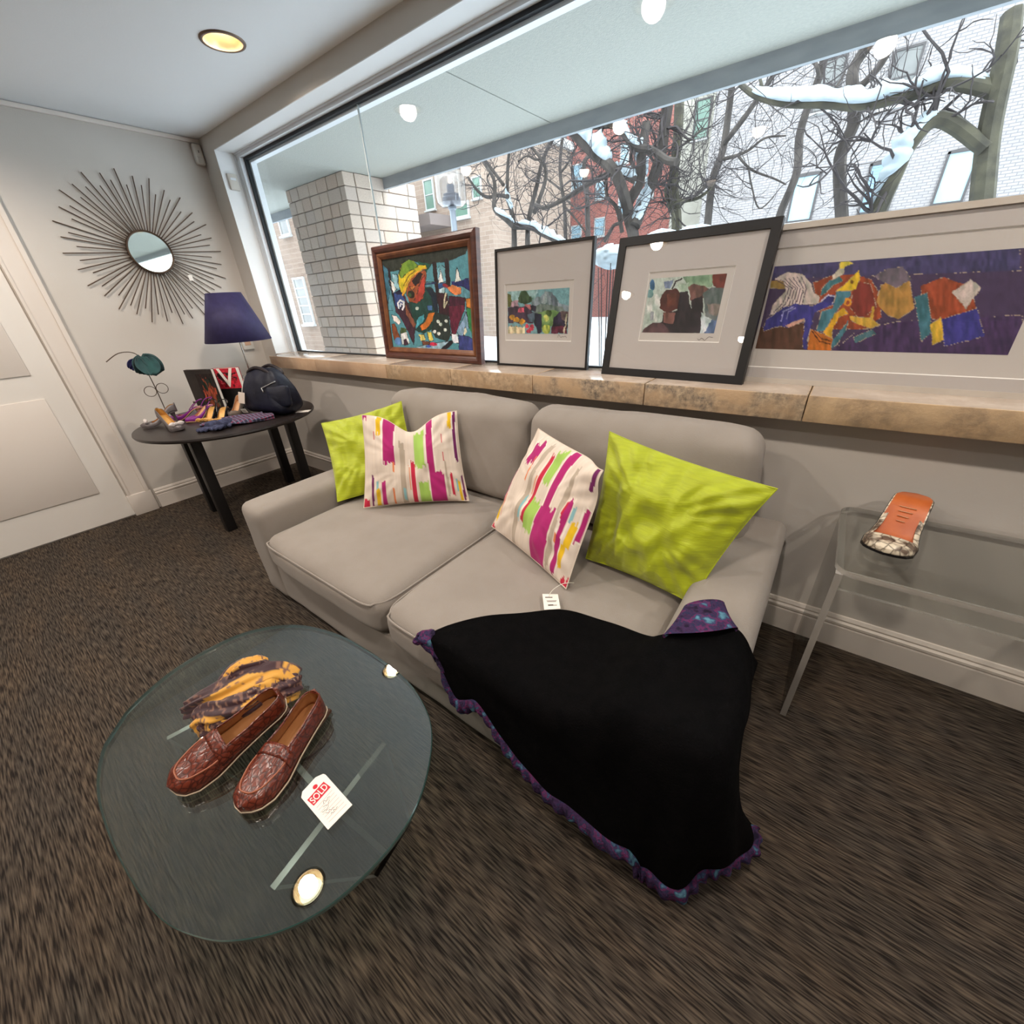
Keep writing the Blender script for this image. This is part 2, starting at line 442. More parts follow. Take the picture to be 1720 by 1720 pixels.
# ------------------------------------------------------------------ outside: soffit, beam, stone pillar, ground
STUCCO = pm('stucco', S(180, 180, 172), S(171, 172, 165), scale=60, rough=.95, spec=.1, bump=.35, bscale=120)
CONC = pm('grey_concrete', S(168, 172, 176), S(154, 159, 164), scale=5, stretch=(1, 3, 3), rough=.9, spec=.15)
ZSF, YBM = 2.48, 3.33
sof = empty('soffit', (0, 2.06, ZSF), label='pale stucco soffit of the overhang outside the window', cat='soffit', kind='structure')
for a, b in ((-8.0, -2.065), (-2.055, 3.2), (3.21, 8.0)):
    MB().box((a, 0.0, 0), (b, YBM - 2.06 + .02, .05)).build('soffit_panel', STUCCO, sof, smooth=False)
MB().box((-8, 0, .05), (8, YBM - 2.06 + .02, .12)).build('backing', CONC, sof, smooth=False)
struct('beam', MB().box((-8, YBM, 2.392), (8, YBM + .035, 3.4)), CONC, 'grey concrete edge beam of the overhang', 'beam')

struct('wall_facade', MB().box((-9, 1.86, -.2), (XL - .2, 2.06, 3.4)).box((XR + .2, 1.86, -.2), (9, 2.06, 3.4)).box((XL - .2, 1.86, ZC + .12), (XR + .2, 2.06, 3.4)), CONC, 'grey outer wall of this building beside the window', 'wall')
pf = 2.885; px0, px1 = -5.03, -4.005
pyb = PX(696, 306, px1)[1]
pil = empty('pillar', (px1, pf, -.15), label='pale stone block pillar outside the left end of the window', cat='pillar', kind='structure')
MORTAR = pm('pillar_mortar', S(150, 138, 128), rough=.95)
BLOCKS = [pm('pillar_stone_%s' % n, S(*c), S(*c2), scale=12, rough=.9, spec=.15, bump=.25, bscale=50) for n, c, c2 in
          (('pink', (212, 190, 174), (198, 176, 160)), ('buff', (216, 198, 183), (202, 183, 168)), ('grey', (196, 180, 169), (208, 191, 178)))]
MB().box((px0 - px1 + .012, .012, 0), (-.012, pyb - pf - .012, ZSF + .15)).build('core', MORTAR, pil, smooth=False)
ucube = None
rnd = random.Random(4)
def block(parent, c, s, mat):
    global ucube
    v, f = rounded_box((-.5, -.5, -.5), (.5, .5, .5), .035, 1)
    key = 'block_' + mat.name
    me = bpy.data.meshes.get(key)
    if me is None:
        me = bpy.data.meshes.new(key); me.from_pydata([tuple(map(float, q)) for q in v], [], f); me.materials.append(mat)
    o = bpy.data.objects.new('stone_block', me); COL.objects.link(o); o.parent = parent
    o.location = c; o.scale = s; return o
rowh = 0.108; z = ZSF + .15 - rowh / 2; row = 0
Wd, Dp = px1 - px0, pyb - pf
while z > 0.95:
    x = 0.0
    ln = rnd.uniform(.08, .2)
    while x < Wd - .02:
        ln = min(ln, Wd - x)
        if Wd - x - ln < .06: ln = Wd - x
        dep = rnd.uniform(0, .006)
        block(pil, (-x - ln / 2, .06 - dep, z), (ln - .008, .12, rowh - .008), rnd.choice(BLOCKS))
        x += ln; ln = rnd.uniform(.13, .22)
    y = .121; ln = rnd.uniform(.12, .3)
    while y < Dp - .02:
        ln = min(ln, Dp - y)
        if Dp - y - ln < .06: ln = Dp - y
        dep = rnd.uniform(0, .006)
        block(pil, (-.06 + dep, y + ln / 2, z), (.12, ln - .008, rowh - .008), rnd.choice(BLOCKS))
        y += ln; ln = rnd.uniform(.2, .34)
    z -= rowh; row += 1

# snow ground as a gently uneven sheet
SNOW = pm('snow', S(226, 232, 238), S(216, 223, 230), scale=3, rough=.9, spec=.2, bump=.3, bscale=12)
n = 60; gx = np.linspace(-30, 30, n); gy = np.linspace(2.06, 40, n)
V = []
for b in gy:
    for a in gx:
        V.append((a, b, -.15 + (.25 * float(vnoise(a * .35, b * .35)) - .1) * min(1, max(0, (b - 3.2) / 2))))
tag(obj('ground', V, grid_faces(n, n), SNOW), 'snow covered ground of the courtyard outside', 'ground', kind='structure')

# ------------------------------------------------------------------ buildings across the courtyard
def brick_mat(name, c1, c2, mortar, bw=.22, bh=.075, mort=.01, rough=.9):
    m, nt, b = new_mat(name); N = nt.nodes.new; L = nt.links.new
    tc = N('ShaderNodeTexCoord'); sp = N('ShaderNodeSeparateXYZ'); cb = N('ShaderNodeCombineXYZ')
    L(tc.outputs['Object'], sp.inputs[0])
    ad = N('ShaderNodeMath'); ad.operation = 'ADD'; L(sp.outputs[0], ad.inputs[0]); L(sp.outputs[1], ad.inputs[1])
    L(ad.outputs[0], cb.inputs[0]); L(sp.outputs[2], cb.inputs[1])
    br = N('ShaderNodeTexBrick'); br.inputs['Color1'].default_value = c1; br.inputs['Color2'].default_value = c2; br.inputs['Mortar'].default_value = mortar
    br.inputs['Scale'].default_value = 1.0; br.inputs['Brick Width'].default_value = bw; br.inputs['Row Height'].default_value = bh; br.inputs['Mortar Size'].default_value = mort
    L(cb.outputs[0], br.inputs['Vector']); L(br.outputs[0], b.inputs['Base Color'])
    b.inputs['Roughness'].default_value = rough; b.inputs['Specular IOR Level'].default_value = .15
    return m
WHITE_BRICK = brick_mat('white_painted_brick', S(146, 140, 138), S(137, 132, 131), S(110, 108, 110))
CREAM_RENDER = pm('cream_render', S(152, 148, 138), S(142, 138, 128), scale=2, rough=.95)
RED_BRICK = brick_mat('red_brick', S(142, 82, 74), S(126, 70, 64), S(148, 116, 108))
PALE_RENDER = pm('pale_render', S(152, 152, 150), S(144, 144, 142), scale=1.5, rough=.95)
BUFF_BRICK = brick_mat('buff_brick', S(146, 128, 115), S(136, 118, 106), S(154, 140, 128), bw=.4, bh=.15)
WINFRAME_DARK = pm('dark_window_frame', S(66, 62, 62), rough=.6)
WINFRAME_PALE = pm('pale_window_frame', S(170, 170, 168), rough=.6)
PANE_BLUE = pm('window_pane_pale_blue', S(130, 158, 172), S(146, 172, 184), scale=1.2, rough=.15)
PANE_GREEN = pm('window_pane_green', S(86, 112, 100), S(104, 128, 114), scale=1.2, rough=.15)
PANE_GREY = pm('window_pane_grey', S(88, 88, 88), S(106, 106, 104), scale=1.2, rough=.15)
BLIND = pm('blue_blind', S(112, 138, 172), rough=.6)
SHUTTER = pm('brown_shutter', S(84, 54, 50), rough=.7)

def building(name, label, x0, x1, Y, ztop, mat, depth=6.0):
    e = empty(name, ((x0 + x1) / 2, Y, -.2), label=label, cat='building')
    c = (x0 + x1) / 2
    MB().box((x0 - c, 0, 0), (x1 - c, depth, ztop + .2)).build('facade', mat, e, smooth=False)
    MB().box((x0 - c - .15, -.15, ztop + .2), (x1 - c + .15, depth, ztop + .5)).build('cornice', WINFRAME_PALE, e, smooth=False)
    return e
def bwin(e, q, pane, frame, arch=False, blinds=False, sill=True, mull=0):
    """window from its four photo corners (tl, tr, br, bl) on the facade plane"""
    Y = e.location[1]; W = [PY(a, b, Y) for a, b in q]
    x0 = (W[0][0] + W[3][0]) / 2 - e.location[0]; x1 = (W[1][0] + W[2][0]) / 2 - e.location[0]
    z1 = (W[0][2] + W[1][2]) / 2 + .2; z0 = (W[2][2] + W[3][2]) / 2 + .2
    t = max(.05, (x1 - x0) * .1)
    fb = MB().box((x0 - t, -.06, z0 - t), (x0, .02, z1 + t)).box((x1, -.06, z0 - t), (x1 + t, .02, z1 + t)).box((x0, -.06, z0 - t), (x1, .02, z0))
    if arch:
        k = 8; top = [(x0 - t + (x1 - x0 + 2 * t) * i / k, z1 + t + .22 * t * 3 * sin(pi * i / k)) for i in range(k + 1)]
        V = [(x, -.06, zz) for x, zz in top] + [(x0 - t, -.06, z1), (x1 + t, -.06, z1)] + [(x, .02, zz) for x, zz in top] + [(x0 - t, .02, z1), (x1 + t, .02, z1)]
        nn = k + 3; loop = list(range(k + 1)) + [k + 2, k + 1]
        F = [tuple(loop)[::-1], tuple(i + nn for i in loop)] + [(loop[i], loop[(i + 1) % nn], loop[(i + 1) % nn] + nn, loop[i] + nn) for i in range(nn)]
        fb.add(V, F)
    else:
        fb.box((x0, -.06, z1), (x1, .02, z1 + t))
    for k in range(mull):
        zz = z0 + (z1 - z0) * (k + 1) / (mull + 1); fb.box((x0, -.05, zz - t * .3), (x1, .0, zz + t * .3))
    o = fb.build('window', frame, e, smooth=False)
    MB().box((x0, -.03, z0), (x1, -.01, z1)).build('pane', pane, o, smooth=False)
    if sill: MB().box((x0 - t * 1.5, -.14, z0 - t * 2), (x1 + t * 1.5, 0, z0 - t)).build('ledge', WINFRAME_PALE, o, smooth=False)
    if blinds:
        m_ = MB(); nn = 14
        for i in range(nn):
            zz = z0 + (z1 - z0) * (i + .5) / nn; m_.box((x0 + .02, -.05, zz - .02), (x1 - .02, -.035, zz + (z1 - z0) / nn * .4))
        m_.build('blind', BLIND, o, smooth=False)
    return o
YWB = 20.0
bx0 = PY(1190, 260, YWB)[0]
wb = building('brick_building', 'white painted brick building with arched windows across the courtyard', bx0, 12.0, YWB, 8.4, WHITE_BRICK)
bwin(wb, [(1341, 296), (1377, 296), (1358, 369), (1322, 371)], PANE_BLUE, WINFRAME_DARK, arch=True)
bwin(wb, [(1464, 281), (1512, 270), (1490, 352), (1445, 357)], PANE_BLUE, WINFRAME_DARK, blinds=True, arch=True)
bwin(wb, [(1380, 104), (1420, 97), (1402, 182), (1369, 185)], PANE_GREY, WINFRAME_DARK, mull=1)
bwin(wb, [(1499, 90), (1545, 78), (1528, 170), (1488, 178)], PANE_GREY, WINFRAME_DARK, mull=1)
bwin(wb, [(1590, 262), (1640, 250), (1618, 336), (1572, 342)], PANE_BLUE, WINFRAME_DARK, arch=True)
YAN = 23.0
ab = building('annex_building', 'narrow cream rendered building left of the white brick building', PY(1136, 260, YAN)[0], bx0 - .45, YAN, 9.2, CREAM_RENDER)
bwin(ab, [(1170, 172), (1194, 165), (1188, 228), (1166, 236)], PANE_GREEN, WINFRAME_DARK, mull=1)
YRB = 26.0
rb = building('red_brick_building', 'red brick building with pale sash windows behind the big tree', PY(952, 300, YRB)[0], PY(1136, 260, YAN)[0] - .4, YRB, 10.0, RED_BRICK)
for q in ([(962, 280), (979, 276), (979, 315), (962, 318)], [(1002, 308), (1016, 305), (1016, 332), (1002, 335)], [(1000, 369), (1015, 366), (1015, 394), (1000, 397)],
          [(961, 382), (976, 379), (976, 405), (961, 408)], [(1044, 245), (1056, 242), (1056, 272), (1044, 275)], [(1084, 300), (1098, 296), (1098, 330), (1084, 333)],
          [(1040, 330), (1052, 327), (1052, 357), (1040, 360)]):
    bwin(rb, q, PANE_BLUE, WINFRAME_PALE, mull=1)
YCB = 22.0
cb_ = building('rendered_building', 'pale rendered building with brown shutters between two facades', PY(823, 330, YCB)[0], PY(952, 300, YRB)[0] - .4, YCB, 9.0, PALE_RENDER)
bwin(cb_, [(861, 296), (873, 293), (873, 329), (861, 331)], SHUTTER, WINFRAME_PALE, mull=3)
bwin(cb_, [(826, 380), (833, 378), (833, 406), (826, 408)], PANE_GREY, WINFRAME_PALE, mull=1)
bwin(cb_, [(827, 308), (833, 306), (833, 328), (827, 330)], PANE_GREY, WINFRAME_PALE, mull=1)
bwin(cb_, [(899, 310), (908, 307), (908, 340), (899, 343)], PANE_GREY, WINFRAME_PALE, mull=1)
YBB = 15.0
bb = building('buff_building', 'buff brick building with green windows beyond the stone pillar', PY(640, 340, YBB)[0], PY(826, 340, YBB)[0], YBB, 7.0, BUFF_BRICK)
bwin(bb, [(714, 305), (727, 301), (730, 349), (717, 353)], PANE_GREEN, WINFRAME_PALE, mull=1)
bwin(bb, [(764, 345), (786, 340), (787, 361), (766, 364)], PANE_GREEN, WINFRAME_PALE)
bwin(bb, [(795, 300), (807, 297), (808, 330), (796, 333)], PANE_GREEN, WINFRAME_PALE, mull=1)
a0 = PY(700, 392, YBB); a1 = PY(757, 362, YBB)
MB().box((a0[0] - bb.location[0] - 1.0, -1.2, a0[2] + .2), (a1[0] - bb.location[0], 0, a1[2] + .2)).build('awning', pm('brown_canopy', S(120, 108, 104), rough=.8), bb, smooth=False)
YLB = 9.0
lb = building('corner_building', 'buff stone building seen between window frame and pillar', PY(425, 400, YLB)[0] - 3.0, PY(560, 400, YLB)[0], YLB, 5.5, brick_mat('dark_buff_brick', S(118, 102, 91), S(108, 92, 82), S(126, 112, 102), bw=.4, bh=.15), 3.5)
bwin(lb, [(470, 372), (484, 370), (488, 392), (476, 394)], PANE_GREY, WINFRAME_PALE)
bwin(lb, [(497, 470), (512, 468), (526, 540), (511, 543)], PANE_GREY, WINFRAME_PALE, mull=4)
m0 = PY(456, 352, YLB); m1 = PY(492, 318, YLB)
MB().box((m0[0] - lb.location[0], -.2, m0[2] + .2), (m1[0] - lb.location[0], 0, m1[2] + .2)).build('white_panel', WINFRAME_PALE, lb, smooth=False)

# lantern on a post
lc = PY(762, 372, 6.2)
lan = empty('street_lantern', (lc[0], lc[1], -.15), label='grey lantern with clear glass cylinder on a post beyond the pillar', cat='lantern')
zl = PY(757, 348, 6.2)[2] + .15
STEEL = pm('lantern_grey', S(128, 134, 142), rough=.5, metal=.3)
MB().lathe([(.075, 0), (.075, .05), (.05, .08), (.05, zl - .05), (.07, zl - .03), (.07, zl)], n=16).build('post', STEEL, lan)
MB().lathe([(.0, zl), (.17, zl + .005), (.235, zl + .05), (.25, zl + .12), (.25, zl + .62), (.255, zl + .62), (.255, zl + .12), (.24, zl + .045), (.17, zl), (.0, zl)], n=28).build('glass_cylinder', clear_mat('lantern_glass', (.9, .9, .9, 1), .06), lan)
MB().lathe([(.15, zl + .01), (.15, zl + .12), (.13, zl + .14), (.13, zl + .17), (.06, zl + .19), (.06, zl + .28), (.05, zl + .3), (.0, zl + .3)], n=20).build('burner', pm('lantern_dark', S(88, 86, 94), rough=.5), lan)
MB().lathe([(.012, zl + .3), (.035, zl + .34), (.03, zl + .38), (.0, zl + .42)], n=12).build('bulb', pm('lantern_bulb', S(250, 230, 190), emit=(1, .85, .6, 1), estr=1.5), lan)
MB().lathe([(.26, zl + .62), (.28, zl + .64), (.1, zl + .76), (.0, zl + .78)], n=24).build('cap', STEEL, lan)

# ------------------------------------------------------------------ winter trees
SNOW_CAP = pm('tree_snow', S(176, 186, 192), S(164, 175, 182), scale=9, rough=.9, spec=.2, bump=.3, bscale=20)
BARK = pm('bark', S(58, 54, 52), S(84, 78, 74), scale=9, stretch=(1, 1, .3), rough=.95, spec=.1, bump=.5, bscale=30)
BARK_MOSS = pm('mossy_bark', S(60, 57, 50), S(84, 80, 66), scale=8, rough=.95, bump=.5, bscale=30)
TWIG = pm('twig_bark', S(62, 56, 56), rough=.95)
def tree(name, label, Y, lines, snow=(), twigs=40, mat=None, seed=1, reach=.9, ground=True):
    """lines: (photo points, radius in photo pixels at both ends)"""
    rr = random.Random(seed)
    b0 = PY(*lines[0][0][0], Y)
    e = empty(name, (b0[0], b0[1], -.2), label=label, cat='tree', group='bare winter trees outside the window')
    off = np.array(e.location)
    W = []
    for i, (pts, r0, r1) in enumerate(lines):
        k = len(pts); dy = rr.uniform(-.25, .25) if i else 0
        P = [PY(x, y, Y + dy * min(1, j) + rr.uniform(-.05, .05)) for j, (x, y) in enumerate(pts)]
        P = spline(P, max(6, k * 4)); mpp = Y / FPX
        R = np.linspace(r0, r1, len(P)) * mpp
        if i == 0 and ground:
            g = P[0].copy(); g[2] = -.2
            st = np.array([g + (P[0] - g) * t for t in np.linspace(0, 1, 5)[:-1]])
            P = np.vstack([st, P]); R = np.r_[np.linspace(R[0] * 1.25, R[0], 4), R]
        W.append((P, R))
    mb = MB()
    for P, R in W: mb.tube(P, R, 8)
    mb.build('trunk_and_limbs', mat or BARK, e, off=off)
    tw = MB()
    def grow(p, d, L, r, depth):
        k = 5; pts = [p]
        for _ in range(k):
            d = d + np.array([rr.gauss(0, .28), rr.gauss(0, .2), rr.gauss(0.05, .28)]); d = d / np.linalg.norm(d)
            pts.append(pts[-1] + d * L / k)
        tw.tube(pts, list(np.linspace(r, r * .35, k + 1)), 4, cap=False)
        if depth > 0:
            for _ in range(rr.choice((2, 3))):
                j = rr.randint(1, k); dd = d + np.array([rr.gauss(0, .8), rr.gauss(0, .5), rr.gauss(.1, .8)]); dd /= np.linalg.norm(dd)
                grow(pts[j], dd, L * rr.uniform(.45, .8), r * .6, depth - 1)
    for _ in range(twigs):
        P, R = rr.choice(W[1:] if len(W) > 1 else W); j = rr.randint(len(P) // 3, len(P) - 1)
        d = np.array([rr.gauss(0, 1), rr.gauss(0, .6), rr.gauss(.35, .8)]); d /= np.linalg.norm(d)
        grow(P[j], d, reach * rr.uniform(.4, 1.1), max(R[j] * .28, .006), 2)
    if tw.v: tag(tw.build('twigs', TWIG, e, off=off), kind='stuff')
    if snow:
        for i, a, b, th in snow:
            P, R = W[i]; n0, n1 = int(a * (len(P) - 1)), int(b * (len(P) - 1)) + 1
            pp = []; rad = []
            m_ = 70; ph = rr.uniform(0, 30)
            Pd = spline(P[n0:n1], m_); Rd = np.interp(np.linspace(0, 1, m_), np.linspace(0, 1, n1 - n0), R[n0:n1]); V = []
            T_ = np.gradient(Pd, axis=0); T_ /= np.linalg.norm(T_, axis=1, keepdims=True)
            for j in range(m_):
                f = sin(pi * j / (m_ - 1)) ** .35
                h = th * (.55 + .8 * float(vnoise(j * .22 + ph, 3.3)) + .25 * float(vnoise(j * .6 + ph, 8.1))) * f
                sd = np.cross(T_[j], [0, 0, 1]); sd /= np.linalg.norm(sd) + 1e-9; upv = np.cross(sd, T_[j])
                if upv[2] < 0: upv = -upv
                for k in range(10):
                    a = 2 * pi * k / 10; wob = 1 + .25 * (float(vnoise(j * .5 + ph, k * 1.7)) - .5)
                    V.append(Pd[j] + sd * (Rd[j] * 1.12 * f + .35 * h) * cos(a) * wob + upv * (Rd[j] * .45 + (h if sin(a) > 0 else Rd[j] * .3) * sin(a) * wob))
            obj('snow_cap', V, grid_faces(m_, 10, True) + [tuple(range(10))[::-1], tuple(range((m_ - 1) * 10, m_ * 10))], SNOW_CAP, e, off=off)
    return e

tree('bare_tree', 'bare tree with a snow laden limb behind the wooden framed painting', 7.0, [
    ([(864, 420), (863, 380), (858, 350), (852, 329), (853, 280), (856, 250)], 5, 2),
    ([(864, 381), (849, 367), (831, 351), (831, 325), (829, 300), (813, 274), (806, 262)], 5, 1.6),
    ([(862, 379), (893, 381), (910, 391), (932, 402), (960, 416)], 6, 4),
    ([(853, 330), (836, 328), (818, 331), (800, 318), (782, 292), (770, 280)], 3.5, 1.5),
    ([(846, 311), (815, 269), (806, 258)], 3, 1.4), ([(836, 328), (818, 300), (835, 278)], 2, 1),
    ([(886, 415), (888, 369), (902, 311), (913, 265), (930, 232)], 4.5, 2.2),
    ([(897, 358), (915, 307), (914, 276), (893, 247)], 3.5, 2), ([(913, 265), (900, 268), (885, 262), (870, 272)], 2, 1)],
    snow=((2, .0, 1, .07), (1, .0, .35, .05), (0, .45, .75, .03)), twigs=60, seed=3)
tree('limb_tree', 'slender twin stemmed tree in front of the red brick building', 9.0, [
    ([(950, 400), (948, 347), (942, 303), (941, 269), (946, 225)], 3.2, 2),
    ([(988, 400), (986, 325), (981, 276), (990, 262)], 4, 2.5),
    ([(942, 290), (960, 265), (966, 250)], 1.8, 1), ([(948, 347), (962, 362), (985, 392)], 2, 1.2), ([(944, 320), (925, 305), (905, 290)], 1.8, 1),
    ([(946, 330), (970, 350), (1000, 340)], 1.6, 1)], twigs=55, seed=9, reach=1.3)
tree('gnarled_tree', 'big gnarled tree with thick snowy limbs in the middle of the view', 6.0, [
    ([(1066, 420), (1063, 391), (1054, 347), (1074, 307), (1078, 258), (1086, 205)], 9, 6),
    ([(1056, 355), (1041, 307), (1025, 280), (999, 258), (964, 222), (950, 210)], 7.5, 7),
    ([(990, 212), (1010, 210), (1032, 210), (1050, 227), (1067, 247), (1094, 252), (1120, 269), (1136, 272)], 4.5, 4.5),
    ([(1066, 302), (1040, 290), (1032, 289), (999, 303), (968, 322), (941, 338), (915, 349), (899, 343)], 5, 2.6),
    ([(1066, 380), (1089, 320), (1109, 265), (1116, 214), (1122, 175)], 8, 7),
    ([(1080, 300), (1060, 270), (1066, 240)], 3, 2), ([(1045, 390), (1036, 350), (1020, 330), (1018, 300)], 3, 2),
    ([(1016, 405), (1030, 380), (1044, 372), (1040, 350)], 2.5, 2)],
    snow=((1, .45, .98, .13), (2, .0, .62, .06), (3, .02, .3, .08), (0, .62, .95, .04), (4, .0, .4, .04)), twigs=60, seed=5, reach=.8)
tree('vine_tree', 'tall upright trunk wrapped in twigs beside the cream building', 6.6, [
    ([(1137, 400), (1136, 364), (1131, 303), (1138, 236), (1141, 172)], 7, 6),
    ([(1131, 303), (1120, 320), (1128, 350), (1136, 366)], 4, 3.5), ([(1136, 250), (1160, 235), (1180, 215)], 1.5, 1),
    ([(1138, 345), (1150, 338), (1172, 333), (1190, 320), (1200, 306)], 2.5, 1.5), ([(1128, 400), (1132, 370), (1128, 345), (1146, 335)], 2.5, 1.6)],
    mat=BARK_MOSS, twigs=50, seed=11, reach=.7)
tree('forked_sapling', 'slim forked sapling before the white brick wall', 8.0, [
    ([(1188, 382), (1197, 303), (1214, 253), (1222, 202), (1229, 147), (1232, 120)], 4.8, 3.2),
    ([(1217, 240), (1247, 202), (1282, 152), (1304, 118)], 3.2, 2.2), ([(1212, 268), (1235, 262), (1258, 252), (1285, 232), (1320, 228)], 2.2, .8),
    ([(1205, 283), (1192, 305), (1170, 327), (1150, 334)], 2.4, 1.8), ([(1240, 262), (1262, 285), (1300, 300), (1320, 310)], 1.5, .8),
    ([(1258, 285), (1262, 310), (1275, 350), (1300, 330)], 1.2, .7)], twigs=40, seed=13, reach=1.0)
tree('leaning_tree', 'slim leaning trunk that crosses the arched window', 9.0, [
    ([(1306, 385), (1312, 355), (1338, 291), (1343, 228), (1358, 177), (1379, 121), (1384, 95)], 4.6, 3.6),
    ([(1376, 128), (1372, 112), (1368, 100)], 2, 1.5), ([(1360, 170), (1400, 150), (1420, 120)], 1.5, .8)], twigs=10, seed=17, reach=1.2)
tree('crooked_tree', 'crooked dark trunk that forks before the white brick wall', 7.0, [
    ([(1415, 380), (1414, 364), (1411, 266), (1434, 207), (1432, 152), (1434, 114), (1462, 70), (1475, 40)], 6.5, 4.6),
    ([(1436, 155), (1475, 114), (1503, 66), (1520, 30)], 3.4, 2.6), ([(1436, 212), (1460, 195), (1495, 184)], 1, .6),
    ([(1404, 247), (1385, 265), (1370, 282)], .9, .5)], twigs=16, seed=19, reach=.8)
tree('snowy_limb_tree', 'tree with a long level snow covered limb crossing the upper right view', 6.4, [
    ([(1640, 430), (1650, 330), (1662, 220), (1690, 90), (1700, 20)], 10, 7),
    ([(1668, 150), (1600, 138), (1540, 155), (1505, 163), (1449, 178), (1386, 174), (1323, 174), (1272, 162), (1244, 142)], 7, 2.6),
    ([(1655, 250), (1580, 200), (1530, 240), (1500, 300), (1468, 372)], 6, 8), ([(1290, 166), (1280, 145), (1276, 128)], 2, 1.4)],
    snow=((1, .05, .93, .11), (2, .3, 1, .10)), twigs=26, seed=23, mat=BARK_MOSS, reach=.8)
# snow covered shrubs behind the framed prints
for k, (x, y, Yh, w_) in enumerate(((1112, 394, 5.0, .24), (1168, 388, 5.0, .22), (1030, 418, 4.8, .2))):
    c = PY(x, y, Yh)
    e = empty('snowy_shrub', (c[0], c[1], -.15), label=('snow heaped shrub above the black framed watercolour print', 'snow heaped shrub nearest the cream annex building',
              'small snow heaped shrub beside the thin black framed print')[k], cat='shrub', group='snowy shrubs')
    rr = random.Random(k); mb = MB()
    for _ in range(9):
        a = rr.uniform(0, 2 * pi); q = (rr.uniform(0, w_ * .8) * cos(a), rr.uniform(0, .3) * sin(a), c[2] + rr.uniform(-.05, .15))
        mb.tube([(q[0] * .3, q[1] * .3, 0), (q[0] * .7, q[1] * .7, q[2] * .6), q], [.009, .007, .005], 5)
    mb.build('stems', TWIG, e)
    mb = MB()
    nn = 18; V = []
    for i in range(nn):
        for j in range(28):
            a = 2 * pi * j / 28; ph = pi * i / (nn - 1); rad = 1 + .35 * (float(vnoise(3 * cos(a) + k * 7 + 10, 3 * sin(a) + 4 * cos(ph) + 20)) - .5)
            V.append((w_ * rad * sin(ph) * cos(a), .2 * rad * sin(ph) * sin(a), c[2] + .08 + .11 * rad * cos(ph)))
    obj('snow_cap', V, grid_faces(nn, 28, True), SNOW_CAP, e)

# ------------------------------------------------------------------ recessed downlights (each with its own lamp)
LENS = pm('lamp_lens', (1, .8, .5, 1), emit=(1.0, .82, .55, 1), estr=7.0)
LENS_DIM = pm('lamp_lens_dim', S(240, 240, 236), emit=(1.0, .95, .88, 1), estr=1.6)
REFL = pm('lamp_reflector', S(236, 214, 176), rough=.25, metal=.4)
BRONZE = pm('bronze_trim', S(112, 92, 78), rough=.4, metal=.6)
LIGHTS = [(-2.715, 1.43, 1, 'brass rimmed ceiling downlight near the window corner'), (-1.06, 1.40, .35, 'dim ceiling downlight above the middle of the sofa'),
          (.58, 1.42, .75, 'ceiling downlight above the clear console'), (-3.42, .08, 1, 'ceiling downlight nearest the left wall'),  # the console lamp is added to brighten the right side
          (-1.81, .06, 1, 'ceiling downlight over the glass coffee table'), (-.21, .12, 1, 'ceiling downlight in front of the sofa end'),
          (1.42, .1, 1, 'ceiling downlight in front of the console'), (-1.0, -.95, .55, 'ceiling downlight behind the coffee table'),
          (-2.65, -.95, 1.25, 'ceiling downlight behind the round table'),  # unseen lamp, kept as fill and turned up for the left carpet
          (-1.8, -2.7, .6, 'ceiling downlight toward the back wall')]  # added unseen lamp, general fill for the room
def hide_ceiling_box():
    """replace the plain ceiling sheet by one with round holes for the downlights"""
    o = bpy.data.objects['ceiling']; V = []; F = []
    def quad(x0, x1, y0, y1):
        if x1 - x0 < 1e-6 or y1 - y0 < 1e-6: return
        n_ = len(V); V.extend([(x0, y0, ZC), (x0, y1, ZC), (x1, y1, ZC), (x1, y0, ZC)]); F.append((n_, n_ + 1, n_ + 2, n_ + 3))
    rows = {}
    for x, y, s, l in LIGHTS: rows.setdefault(round(y * 2) / 2, []).append((x, y))
    X0, X1, Y0, Y1 = XL - .2, XR + .2, YB - .2, 2.06; h = .2; y = Y0; R = .088
    for key in sorted(rows):
        ya = min(p[1] for p in rows[key]) - h; yb = max(p[1] for p in rows[key]) + h
        quad(X0, X1, y, ya); x = X0
        for lx, ly in sorted(rows[key]):
            quad(x, lx - h, ya, yb); x = lx + h
            n_ = len(V); k = 32
            for i in range(k):
                a = 2 * pi * i / k; V.append((lx + R * cos(a), ly + R * sin(a), ZC))
            for i in range(k):
                a = 2 * pi * i / k; c, s_ = cos(a), sin(a); q = max(abs(c), abs(s_))
                yy = ly + h * s_ / q; yy = ya if s_ / q < -.999 else (yb if s_ / q > .999 else yy)
                V.append((lx + h * c / q, yy, ZC))
            for i in range(k): F.append((n_ + i, n_ + (i + 1) % k, n_ + k + (i + 1) % k, n_ + k + i))
        quad(x, X1, ya, yb); y = yb
    quad(X0, X1, y, Y1)
    n_ = len(V)
    V.extend([(X0, Y0, ZC + .12), (X1, Y0, ZC + .12), (X1, Y1, ZC + .12), (X0, Y1, ZC + .12), (X0, Y0, ZC), (X1, Y0, ZC), (X1, Y1, ZC), (X0, Y1, ZC)])
    F.append((n_, n_ + 1, n_ + 2, n_ + 3))
    for i in range(4): F.append((n_ + i, n_ + (i + 1) % 4, n_ + 4 + (i + 1) % 4, n_ + 4 + i))
    me = bpy.data.meshes.new('ceiling'); me.from_pydata([tuple(map(float, v)) for v in V], [], F); me.materials.append(CEIL); o.data = me
hide_ceiling_box()
